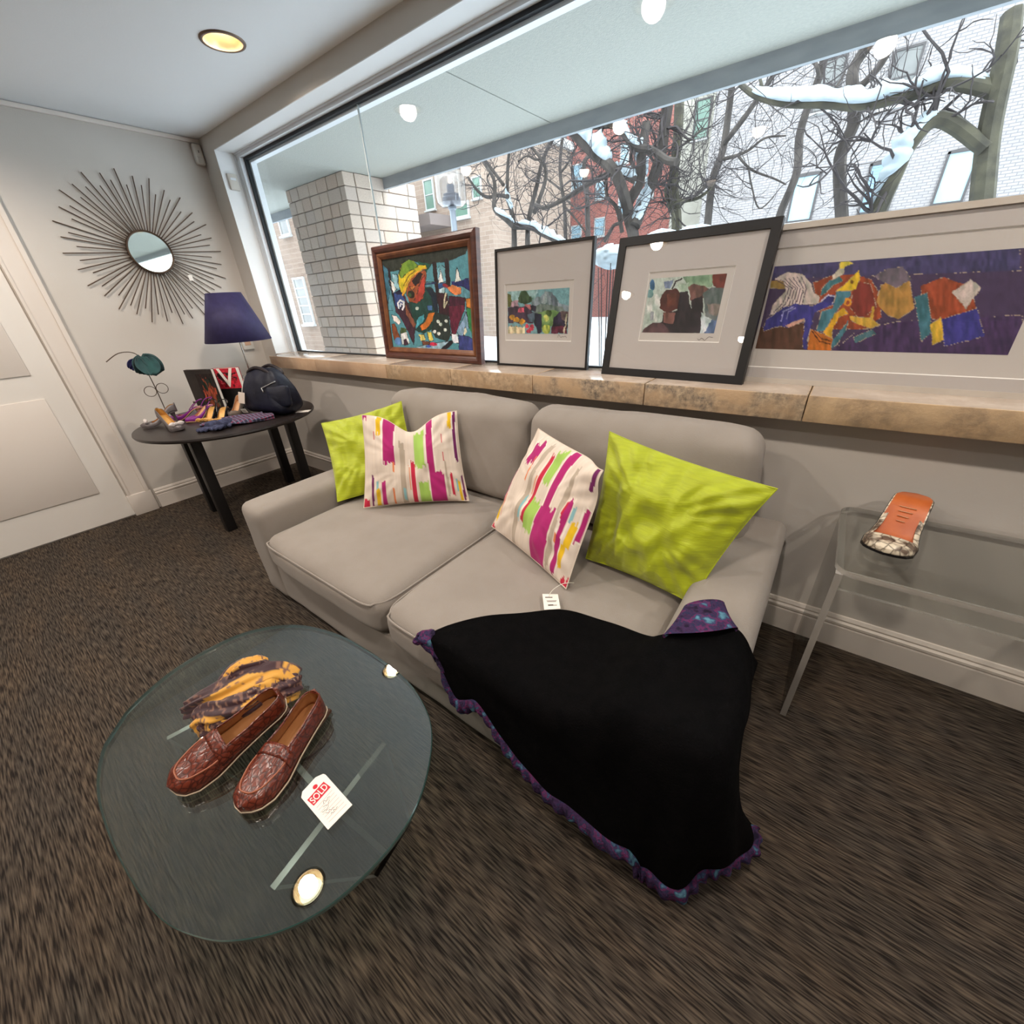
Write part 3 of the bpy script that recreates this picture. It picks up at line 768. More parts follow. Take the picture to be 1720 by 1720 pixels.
for x, y, s, lab in LIGHTS:
    e = empty('recessed_downlight', (x, y, ZC), label=lab, cat='downlight', group='recessed ceiling downlights')
    V, F = lathe([(.0835, .002), (.0835, -.006), (.096, -.005), (.099, .0)], n=36); obj('trim_ring', V, F[:-2], BRONZE, e)
    V, F = lathe([(.0835, -.004), (.076, .02), (.066, .055), (.066, .075)], n=36); obj('reflector', V, F[:-2], REFL, e)
    MB().lathe([(.0, .056), (.055, .056), (.066, .06)], n=32).build('lamp_lens', LENS if s > .5 else LENS_DIM, e)
    ld = bpy.data.lights.new('downlight_lamp', 'SPOT'); ld.energy = LAMP_POWER * s; ld.color = LAMP_COLOR; ld.spot_size = radians(165); ld.spot_blend = .7; ld.shadow_soft_size = .05
    lo = bpy.data.objects.new('downlight_lamp', ld); COL.objects.link(lo); lo.parent = e; lo.location = (0, 0, -.012)

# ------------------------------------------------------------------ sofa
FAB = pm('greige_linen', S(152, 143, 134), S(146, 137, 128), scale=6, rough=.95, spec=.12, bump=.10, bscale=260, sheen=.12)
def cushion(size, r=.06, crown=(.03, .0, .0), n=22, seed=0, wrinkle=.004):
    """rounded box centred on the origin; crown = extra bulge along z (top), y- (front), x sides"""
    h = np.array(size) / 2
    def axis(hh, n_):
        t = np.linspace(-1, 1, n_); t = np.sign(t) * (1 - (1 - np.abs(t)) ** 1.7); return t * hh
    V = []; F = []
    def face(ax, sg):
        o1, o2 = [i for i in range(3) if i != ax]
        A = axis(h[o1], n); B = axis(h[o2], n); base = len(V)
        for a in A:
            for b in B:
                p = np.zeros(3); p[ax] = sg * h[ax]; p[o1] = a; p[o2] = b; V.append(p)
        for i in range(n - 1):
            for j in range(n - 1):
                q = (base + i * n + j, base + i * n + j + 1, base + (i + 1) * n + j + 1, base + (i + 1) * n + j)
                flip = (sg > 0) == (ax != 1)
                F.append(q[::-1] if flip else q)
    for ax in range(3):
        for sg in (-1, 1): face(ax, sg)
    P = np.array(V); inner = h - r
    Q = np.clip(P, -inner, inner); D = P - Q; L = np.linalg.norm(D, axis=1, keepdims=True); L[L < 1e-9] = 1
    P2 = Q + D / L * np.minimum(L, r)
    N = P2 / h
    bx = (1 - np.clip(np.abs(N[:, 0]), 0, 1) ** 2.5); by = (1 - np.clip(np.abs(N[:, 1]), 0, 1) ** 2.5); bz = (1 - np.clip(np.abs(N[:, 2]), 0, 1) ** 2.5)
    P2[:, 2] += crown[0] * np.clip(N[:, 2], 0, 1) * bx ** .7 * by ** .7
    P2[:, 1] -= crown[1] * np.clip(-N[:, 1], 0, 1) * bx ** .7 * bz ** .7
    P2[:, 0] += crown[2] * N[:, 0] * by * bz
    w = (vnoise(P2[:, 0] * 9 + seed * 5 + 50, P2[:, 1] * 9 + P2[:, 2] * 11 + 50) - .5) * 2 * wrinkle
    P2 += (P2 / np.linalg.norm(P2, axis=1, keepdims=True)) * w[:, None]
    return P2, F
def weld(o, d=.0008):
    bm = bmesh.new(); bm.from_mesh(o.data); bmesh.ops.remove_doubles(bm, verts=bm.verts, dist=d); bmesh.ops.recalc_face_normals(bm, faces=bm.faces)
    bm.to_mesh(o.data); bm.free(); o.data.polygons.foreach_set('use_smooth', [True] * len(o.data.polygons)); return o
SX0, SX1, SY0, SY1 = -2.236, .010, .608, 1.775
sofa = empty('sofa', ((SX0 + SX1) / 2, (SY0 + SY1) / 2, 0), label='two seat greige fabric sofa under the stone sill', cat='sofa')
so = np.array(sofa.location)
def sofa_part(name, size, centre, r, crown, rot=(0, 0, 0), seed=0, n=22, wr=.003):
    V, F = cushion(size, r, crown, n, seed, wr)
    o = obj(name, V, F, FAB, sofa); weld(o); o.location = np.array(centre) - so; o.rotation_euler = rot; return o
AW = .215
sofa_part('arm', (AW, SY1 - SY0, .535), (SX0 + AW / 2, (SY0 + SY1) / 2, .02 + .535 / 2), .045, (.008, .004, .006), seed=1)
sofa_part('arm', (AW, SY1 - SY0, .535), (SX1 - AW / 2, (SY0 + SY1) / 2, .02 + .535 / 2), .045, (.008, .004, .006), seed=2)
ix0, ix1 = SX0 + AW - .03, SX1 - AW + .03
xm = (SX0 + SX1) / 2
sofa_part('base', (ix1 - ix0 + .06, 1.1, .225), (xm, SY0 + .56, .03 + .1125), .02, (0, .004, 0), seed=3)
sofa_part('back_frame', (ix1 - ix0 + .1, .20, .52), (xm, SY1 - .10, .20 + .26), .05, (0, 0, 0), seed=4)
for k, (a, b) in enumerate(((ix0 + .028, xm - .004), (xm + .004, ix1 - .028))):
    sofa_part('seat_cushion', (b - a, .985, .178), ((a + b) / 2, .592 + .4925, .252 + .089), .062, (.028, .018, .004), seed=5 + k, wr=.004, n=30)
    # welted seam round the top of the seat cushion
    hx, hy = (b - a) / 2, .985 / 2; V_ = []
    for t in np.linspace(0, 2 * pi, 97):
        c_, s_ = cos(t), sin(t); x_ = hx * .985 * np.sign(c_) * abs(c_) ** .16; y_ = hy * .995 * np.sign(s_) * abs(s_) ** .16
        V_.append((x_ + (a + b) / 2 - so[0], y_ - (.014 if y_ < -.4 and abs(x_) < hx * .9 else 0) + .592 + .4925 - so[1], .252 + .178 - .020))
    MB().tube(V_, .004, 6, cap=False).build('welt_seam', FAB, sofa)
for k, (a, b) in enumerate(((-2.085, -1.098), (-1.078, -.125))):
    o = sofa_part('back_cushion', (b - a, .215, .50), ((a + b) / 2, 1.60, .432 + .25), .07, (.02, .035, .008), rot=(-.10, 0, 0), seed=8 + k, wr=.008, n=30)
FOOT = pm('dark_wood_foot', S(40, 30, 26), rough=.5)
for x in (SX0 + .1, SX1 - .1):
    for y in (SY0 + .1, SY1 - .1):
        MB().rbox((x - .03 - so[0], y - .03 - so[1], 0), (x + .03 - so[0], y + .03 - so[1], .04), .004, 2).build('foot', FOOT, sofa)

# ------------------------------------------------------------------ throw pillows
SILK = pm('lime_silk', S(176, 187, 12), S(164, 174, 10), scale=5, stretch=(3, 3, 30), rough=.5, spec=.35, bump=.16, bscale=34, bstretch=(1, 1, 9), sheen=.2)
STRIPE = vcol_mat('striped_linen', rough=.85, spec=.15, bump=.15, bscale=420, sheen=.1)
def pillow(name, label, C, thick, mat, pattern=None, notch=0, pull=.07, n=121, seed=0, fold=None, crease=1.0):
    TL, TR, BR, BL = [np.array(c, float) for c in C]
    base = (BL + BR) / 2; base = base.copy(); base[2] = min(BL[2], BR[2])
    e = empty(name, base, label=label, cat='pillow', group='throw pillows on the sofa')
    u, v = np.meshgrid(np.linspace(0, 1, n), np.linspace(0, 1, n))
    U, Vv = 2 * u - 1, 2 * v - 1
    U2 = U * (1 - pull * (1 - Vv ** 2) * np.abs(U) ** 2); V2 = Vv * (1 - pull * (1 - U ** 2) * np.abs(Vv) ** 2)
    a, b = (U2 + 1) / 2, (V2 + 1) / 2
    P = ((1 - a) * (1 - b))[..., None] * TL + (a * (1 - b))[..., None] * TR + (a * b)[..., None] * BR + ((1 - a) * b)[..., None] * BL
    nrm = np.cross(TR - TL, BL - TL); nrm /= np.linalg.norm(nrm)          # points away from the viewer side
    if nrm[1] < 0: nrm = -nrm
    down = ((BL + BR) - (TL + TR)) / 2; down /= np.linalg.norm(down)
    dip = np.exp(-(U / .42) ** 2) * (1 - v) ** 2.2
    if notch: P = P + (notch * dip)[..., None] * down
    if fold:                                                             # a corner that flops toward the viewer
        fu, fv, amt, rad = fold; g = np.exp(-(((U - fu) ** 2 + (Vv - fv) ** 2) / rad ** 2)); P = P + (amt * g)[..., None] * (down * .6 - nrm)
    th = thick * ((1 - np.abs(U) ** 2.3) ** .62) * ((1 - np.abs(Vv) ** 2.3) ** .62)
    if notch: th = th * (1 - .35 * np.exp(-(U / .3) ** 2) * (1 - v) ** 1.5)
    ed = ((1 - U ** 2) * (1 - Vv ** 2)) ** .35
    wr = ((vnoise(U * 3.2 + 9 + seed * 3, Vv * 3.2 + 5) - .5) * .022 + (vnoise(U * 8 + seed, Vv * 3 + 31) - .5) * .010) * ed
    rad_w = np.abs(U * Vv); ang = np.arctan2(Vv, U); wr += .010 * np.sin(ang * 26 + seed) * rad_w ** 1.2 * ed * (rad_w > .12)
    wr = wr * crease + (crease - 1) * .012 * ed * (np.abs(vnoise(U * 2.2 + V2 * 1.4 + seed * 5 + 40, V2 * 2.6 - U * 1.2 + 60) - .5) * -3 + .4)
    A = P - nrm * (th + wr)[..., None]; B = P + nrm * (th * .9)[..., None]
    Vx = np.vstack([A.reshape(-1, 3), B.reshape(-1, 3)]); F1 = grid_faces(n, n); F = F1 + [tuple(i + n * n for i in f[::-1]) for f in F1]
    cols = None
    if pattern:
        c = paint_uv(u, v, pattern); cols = np.vstack([c.reshape(-1, 3), c.reshape(-1, 3)])
    o = obj('cover', Vx, F, mat, e, off=base, colors=cols)
    bm = bmesh.new(); bm.from_mesh(o.data); bmesh.ops.recalc_face_normals(bm, faces=bm.faces); bm.to_mesh(o.data); bm.free()
    edge = np.vstack([P[0], P[1:, -1], P[-1, -2::-1], P[-2::-1, 0]])
    MB().tube(edge, .0022, 5, cap=False).build('seam', mat if not pattern else pm('seam_cream', S(222, 206, 190), rough=.8), e, off=base)
    return e
def paint_uv(u, v, pat):
    base = np.array(S(224, 208, 192)[:3]); C = np.tile(base, u.shape + (1,))
    jit = (vnoise(u * 40 + 3, v * 7) - .5) * .03; un = u + (vnoise(u * 3, v * 5 + 9) - .5) * .014
    for col, u0, u1, v0, v1 in pat:
        vj = v + (vnoise(u * 90 + 11, v * 2 + 7) - .5) * .09
        m = (un > u0) & (un < u1) & (vj > v0) & (vj < v1); C[m] = S(*col)[:3]
    sl = 1 + (vnoise(u * 70, v * 4) - .5) * .10
    return C * sl[..., None]
MAG, RED, YEL, GRN, TAUPE, TEA, PUR, CRM, ORG = (176, 44, 112), (196, 48, 72), (228, 184, 40), (164, 200, 96), (184, 168, 150), (140, 186, 190), (112, 40, 92), (238, 226, 212), (226, 130, 80)
def edged(col, a, b, c, d, w=.012): return [(CRM, a - w, b + w, c - .01, d + .01), (col, a, b, c, d)]
PAT1 = (edged(YEL, .15, .20, -.1, .2) + edged(MAG, .22, .335, -.05, .50) + [(ORG, .31, .325, .48, .6), (TAUPE, .385, .435, .22, 1.1), (ORG, .465, .485, .55, .85)] + edged(RED, .485, .525, .48, 1.1)
        + [(TEA, .40, .43, .8, .95), (GRN, .53, .635, .08, .56), (GRN, .55, .645, .74, 1.1)] + edged(MAG, .66, .725, -.1, 1.1) + [(MAG, .70, .80, .66, 1.1), (RED, .815, .826, .2, .3), (RED, .815, .826, .4, .5), (TAUPE, .82, .84, .5, .95)]
        + edged(PUR, .945, .975, -.1, .52) + [(YEL, .89, .93, -.1, .16), (RED, .86, .885, .66, .95), (TEA, .91, .93, .72, .86), (YEL, .93, .955, .76, 1.1), (PUR, .965, .985, .7, 1.1)]
        + [(PUR, .085, .105, .62, 1.1), (YEL, .135, .175, .8, 1.1), (TEA, .135, .16, .7, .8), (MAG, .195, .235, .70, 1.1), (ORG, .30, .32, .8, 1.1), (RED, .0, .06, .9, 1.1), (RED, .12, .135, .18, .26), (MAG, -.1, .045, -.1, .06)])
PAT2 = (edged(MAG, .17, .29, .08, .27) + [(ORG, .27, .285, .2, .42), (TAUPE, .33, .385, .05, 1.1), (ORG, .415, .43, .3, .6)] + edged(RED, .43, .47, .12, .74) + [(GRN, .485, .575, .05, .36), (GRN, .46, .58, .52, .80), (TEA, .37, .40, .55, .74)]
        + edged(MAG, .605, .675, -.1, 1.1) + [(MAG, .59, .755, .50, 1.1), (TAUPE, .77, .81, .1, .95)] + edged(MAG, .835, .875, .33, 1.0) + [(RED, .82, .835, .35, .5), (ORG, .82, .835, .62, .7), (TEA, .885, .91, .38, .5), (YEL, .905, .955, .48, .70), (YEL, .885, .93, .68, .86)]
        + edged(MAG, .965, 1.0, .36, .62) + [(PUR, .95, .985, -.1, .22), (RED, .94, 1.1, .93, 1.1), (MAG, .05, .075, .42, .75), (ORG, .085, .1, .6, .85), (YEL, .0, .05, .68, .9), (RED, -.1, .06, .95, 1.1)])
p1 = pillow('throw_pillow', 'lime green silk pillow tucked behind the striped pillow at the arm', [PY(540, 711, 1.155), PY(674, 674, 1.47), np.array([-1.70, 1.36, .49]), PZ(567, 843, .462)], .062, SILK, pull=.06, seed=1, crease=1.7)
p2 = pillow('throw_pillow', 'striped pillow with magenta bands and a dent in its top edge, left cushion', [PY(608, 697, 1.16), PY(767, 690, 1.475), PZ(788, 841, .468), PZ(611, 853, .468)], .068, STRIPE, PAT1, notch=.085, pull=.05, seed=2)
p3 = pillow('throw_pillow', 'tilted striped pillow with a paper price tag, beside the larger lime pillow', [PY(904, 720, 1.42), PY(1027, 786, 1.20), PZ(951, 989, .468), PZ(826, 884, .470)], .062, STRIPE, PAT2, pull=.035, seed=4, fold=(.95, -.9, .035, .3))
p4 = pillow('throw_pillow', 'large lime green silk pillow leaning at the right arm', [PY(1024, 725, 1.40), PY(1306, 821, 1.30), PZ(1160, 1013, .470), PZ(984, 938, .470)], .075, SILK, pull=.055, seed=6, crease=1.9)
# price tag on the striped pillow
PAPER = pm('tag_paper', S(244, 236, 226), rough=.7)
INK = pm('tag_ink', S(96, 84, 80), rough=.8)
REDINK = pm('red_ink', S(206, 40, 56), rough=.7)
STRING = pm('tag_string', S(232, 228, 216), rough=.7)
def flat_card(quad, thick, name, mat, parent, off):
    q = [np.array(p, float) for p in quad]; V = q + [p + np.array([0, 0, thick]) for p in q]; k = len(q)
    F = [tuple(range(k))[::-1], tuple(range(k, 2 * k))] + [(i, (i + 1) % k, k + (i + 1) % k, k + i) for i in range(k)]
    return obj(name, V, F, mat, parent, smooth=False, off=off)
zt = .474
tq = [PZ(x, y, zt) for x, y in ((911, 998), (937, 998.5), (941.5, 1023), (914, 1024.5))]
e = empty('price_tag', tq[0], label='small white paper price tag on string at the pillow corner', cat='tag')
flat_card(tq[::-1], .0012, 'card', PAPER, e, tq[0])
def on_quad(q, u, v): return (1 - u) * (1 - v) * q[0] + u * (1 - v) * q[1] + u * v * q[2] + (1 - u) * v * q[3]
for u0, u1, v0, v1 in ((.15, .62, .20, .26), (.22, .85, .44, .47), (.25, .8, .5, .53), (.27, .6, .70, .78), (.6, .82, .74, .77)):
    flat_card([on_quad(tq, a, b) + np.array([0, 0, .0013]) for a, b in ((u0, v1), (u1, v1), (u1, v0), (u0, v0))], .0003, 'printed_line', INK, e, tq[0])
st = spline([PZ(922, 1002, zt + .002), PZ(925, 995, .486), PZ(932, 988, .49), PZ(944, 981, .50), PZ(956, 979, .49), PZ(964, 979, .478)], 20)
MB().tube(st, .0012, 6).build('string', STRING, e, off=tq[0])

# ------------------------------------------------------------------ black poncho over the sofa corner
KNIT = pm('black_knit', S(8, 8, 9), S(12, 11, 12), scale=30, rough=.97, spec=.05, bump=.25, bscale=240)
def yarn_mat(name):
    m, nt, b = new_mat(name); N = nt.nodes.new; L = nt.links.new
    tc = N('ShaderNodeTexCoord'); n1 = N('ShaderNodeTexNoise'); n1.inputs['Scale'].default_value = 34; n1.inputs['Detail'].default_value = 2
    L(tc.outputs['Object'], n1.inputs['Vector'])
    r = N('ShaderNodeValToRGB'); cr = r.color_ramp; cr.elements[0].position = .3; cr.elements[0].color = S(38, 32, 50); cr.elements[1].position = .72; cr.elements[1].color = S(92, 138, 156)
    for p_, c in ((.40, S(66, 46, 78)), (.47, S(46, 50, 78)), (.53, S(100, 44, 84)), (.60, S(56, 66, 98))):
        q = cr.elements.new(p_); q.color = c
    L(n1.outputs['Fac'], r.inputs[0]); L(r.outputs[0], b.inputs['Base Color']); b.inputs['Roughness'].default_value = .95; b.inputs['Specular IOR Level'].default_value = .08
    n2 = N('ShaderNodeTexNoise'); n2.inputs['Scale'].default_value = 160; L(tc.outputs['Object'], n2.inputs['Vector'])
    bp = N('ShaderNodeBump'); bp.inputs['Strength'].default_value = .6; bp.inputs['Distance'].default_value = .006; L(n2.outputs['Fac'], bp.inputs['Height']); L(bp.outputs[0], b.inputs['Normal'])
    return m
YARN = yarn_mat('variegated_yarn')
def A3(x, y, z): return np.array([x, y, z], float)
def HEM(x, y, z, ymax=9): q = PZ(x, y, z); q[1] = min(q[1], ymax); return q
cols_ = [
    [PZ(712, 1068, .463), A3(-.83, .580, .462), A3(-.825, .572, .452), A3(-.815, .570, .43), PY(735, 1104, .568)],
    [PZ(770, 1047, .466), A3(-.76, .610, .469), A3(-.745, .572, .462), A3(-.725, .562, .38), PY(770, 1180, .560)],
    [PZ(850, 1033, .470), A3(-.67, .660, .474), A3(-.655, .570, .466), A3(-.64, .556, .40), PY(806, 1186, .552)],
    [PZ(940, 1030, .474), A3(-.56, .700, .477), A3(-.565, .566, .470), A3(-.545, .550, .38), PY(850, 1252, .546)],
    [PZ(1020, 1045, .478), A3(-.43, .720, .479), A3(-.445, .564, .474), A3(-.43, .548, .34), PY(905, 1316, .546)],
    [PZ(1085, 1068, .515), A3(-.31, .740, .510), A3(-.32, .562, .500), A3(-.315, .546, .34), PY(965, 1364, .545)],
    [PZ(1110, 1068, .572), A3(-.21, .720, .572), A3(-.215, .576, .560), A3(-.20, .556, .34), PY(1045, 1415, .548)],
    [PZ(1160, 1052, .580), A3(-.11, .740, .576), A3(-.12, .586, .572), A3(-.105, .560, .34), HEM(1072, 1452, .07, .566)],
    [PZ(1212, 1050, .580), A3(-.04, .740, .576), A3(-.04, .588, .572), A3(-.02, .565, .32), HEM(1132, 1462, .07, .59)],
    [PZ(1243, 1062, .575), A3(.012, .80, .562), A3(.022, .620, .545), A3(.045, .590, .30), HEM(1188, 1452, .07)],
    [PZ(1262, 1092, .545), A3(.034, .82, .48), A3(.040, .700, .42), A3(.068, .680, .25), HEM(1236, 1420, .07)],
    [PZ(1268, 1112, .50), A3(.036, .86, .42), A3(.046, .790, .34), A3(.075, .780, .20), HEM(1262, 1385, .08)]]
nc, nr = 120, 72
G = np.array([spline(c, nr) for c in cols_])
G = np.array([spline(G[:, j], nc) for j in range(nr)])      # nr x nc x 3
jj = np.linspace(0, 1, nr)[:, None]; ii = np.linspace(0, 1, nc)[None, :]
du = np.gradient(G, axis=1); dv = np.gradient(G, axis=0); NN = np.cross(du, dv); NN /= (np.linalg.norm(NN, axis=2, keepdims=True) + 1e-9)
if NN[nr // 4, nc // 2][2] < 0: NN = -NN
amp = (.020 * smoothstep((jj - .3) / .6)) * smoothstep((ii - .3) / .35)
fold = np.sin(ii * 34 + 1.2 * np.sin(jj * 3) + jj * 2) * .6 + np.sin(ii * 57 + jj * 3 + 1) * .4
G = G + NN * (amp * (fold * .8 + .8) + .008 * (vnoise(ii * 14 + jj * 0, jj * 9 + ii * 0)) + .012 * np.exp(-((ii - (.28 + .32 * jj)) / .05) ** 2) * smoothstep((.75 - jj) / .3))[..., None]
G[..., 2] = np.maximum(G[..., 2], .03)
po = empty('poncho', (-.3, .75, 0), label='black knit poncho with purple and blue yarn edging draped over the sofa corner', cat='poncho')
off = np.array(po.location)
bodyo = obj('knit_body', G.reshape(-1, 3), grid_faces(nr, nc), KNIT, po, off=off)
sm = bodyo.modifiers.new('thickness', 'SOLIDIFY'); sm.thickness = .006; sm.offset = 1.0
def knit_band(line, w, thk, name, ribs, ruffle=.25):
    n_ = len(line); mb = MB(); k = 10; V = []
    T = np.gradient(line, axis=0); T /= np.linalg.norm(T, axis=1, keepdims=True)
    for i in range(n_):
        rf = 1 + ruffle * sin(i * ribs); f_ = i / n_; wf = np.interp(f_, [0, .08, .2, .5, .62, .72, .85, 1], [1.2, 1.3, 1.0, .85, 1.0, 1.3, 1.2, 1.0])
        nn_ = np.cross(T[i], hem_dir[i]); nn_ /= np.linalg.norm(nn_) + 1e-9
        for j in range(k):
            a = 2 * pi * j / k
            V.append(line[i] + hem_dir[i] * (w * wf * cos(a)) * (1 + .12 * sin(i * ribs * .37)) + nn_ * (thk * sin(a) * rf))
    return obj(name, V, grid_faces(n_, k, True) + [tuple(range(k)), tuple(range((n_ - 1) * k, n_ * k))[::-1]], YARN, po, off=off)
nh = 260
hem = spline(np.vstack([G[:nr:9, 0], G[-1, ::2]]), nh)
inner = spline(np.vstack([G[:nr:9, 3], G[-8, ::2]]), nh)
hem_dir = hem - inner; hem_dir /= np.linalg.norm(hem_dir, axis=1, keepdims=True)
hem[:, 2] = np.maximum(hem[:, 2], .028)
knit_band(hem + hem_dir * .004, .029, .014, 'yarn_edging', .95, .35)
# folded collar
c0, c1 = [PZ(x, y, .590) for x, y in ((1112, 1068), (1240, 1056))]
t0, t1 = [PZ(x, y, .600) for x, y in ((1148, 1020), (1217, 1014))]
V = []; nk, ns = 26, 14
for s in range(ns):
    f = s / (ns - 1); a = c0 * (1 - f) + t0 * f; b = c1 * (1 - f) + t1 * f; c = (a + b) / 2; hw = np.linalg.norm(b - a) / 2; dr = (b - a) / (2 * hw)
    hw *= 1 - .06 * sin(pi * f)
    for j in range(nk):
        an = 2 * pi * j / nk; rib = 1 + .07 * sin(j * 6.1) + .10 * sin(s * 3.1)
        fw = dr * (hw * cos(an)) + np.array([0, 0, 1]) * (.022 * sin(an) * rib) + np.cross([0, 0, 1], dr) * (-.010 * (1 - cos(an * 2)) * (1 - f))
        V.append(c + fw)
obj('yarn_collar', V, grid_faces(ns, nk, True) + [tuple(range((ns - 1) * nk, ns * nk))], YARN, po, off=off)

# ------------------------------------------------------------------ framed pictures on the sill
def frame_ring(w, h, prof):
    """closed profile (inset, depth) swept round a w x h rectangle standing on z=0; front is -y"""
    V = []; k = len(prof)
    for cx, cz in ((-1, 0), (1, 0), (1, 1), (-1, 1)):
        for d_, y in prof:
            V.append((cx * (w / 2 - d_), y, (d_ if cz == 0 else h - d_)))
    F = []
    for i in range(4):
        for j in range(k):
            a, b = i * k + j, i * k + (j + 1) % k; c, d2 = ((i + 1) % 4) * k + (j + 1) % k, ((i + 1) % 4) * k + j
            F.append((a, d2, c, b))
    return V, F
ART = vcol_mat('printed_art', rough=.6, spec=.25)
OIL = vcol_mat('oil_paint', rough=.45, spec=.4, bump=.35, bscale=120)
MAT_BOARD = pm('mat_board', S(198, 191, 186), rough=.9)
MAT_PAPER = pm('print_paper', S(206, 199, 192), rough=.9)
BEVEL = pm('mat_bevel', S(240, 236, 230), rough=.9)
def art_grid(name, x0, x1, z0, z1, y, nx, nz, colour, mat, parent):
    X, Zz = np.meshgrid(np.linspace(x0, x1, nx), np.linspace(z1, z0, nz))
    u, v = np.meshgrid(np.linspace(0, 1, nx), np.linspace(0, 1, nz))
    C = colour(u, v)
    V = np.stack([X, np.full_like(X, y), Zz], -1).reshape(-1, 3)
    F = [f for f in grid_faces(nz, nx)]
    return obj(name, V, F, mat, parent, smooth=False, colors=C.reshape(-1, 3))
def quad_colour(quad, base, shapes, vary=.12, **kw):
    Hm = homography([(0, 0), (1, 0), (1, 1), (0, 1)], quad)
    def f(u, v):
        a, b = warp(Hm, u, v); return paint(a, b, base, shapes, vary, **kw)
    return f
P_ = 'p'; L_ = 'l'; E_ = 'e'

# 1 oil painting in a brown wooden frame
pic = empty('framed_painting', (-2.115, 1.905, ZSILL), (-.055, 0, -.045), label='colourful oil painting of a figure in a yellow hat, brown wooden frame', cat='painting')
W1, H1 = .93, .668
WOOD = pm('brown_frame_wood', S(92, 52, 40), S(70, 38, 30), scale=10, stretch=(1, 1, 6), rough=.35, spec=.5, bump=.05)
WOOD2 = pm('frame_liner_wood', S(132, 84, 52), S(104, 62, 40), scale=14, rough=.4)
V, F = frame_ring(W1, H1, [(0, .035), (0, .004), (.006, -.004), (.020, -.008), (.032, -.004), (.042, .006), (.042, .035)]); obj('outer_frame', V, F, WOOD, pic, smooth=False)
V, F = frame_ring(W1, H1, [(.042, .03), (.042, .006), (.050, .0), (.060, .004), (.074, .014), (.074, .03)]); obj('inner_liner', V, F, WOOD2, pic, smooth=False)
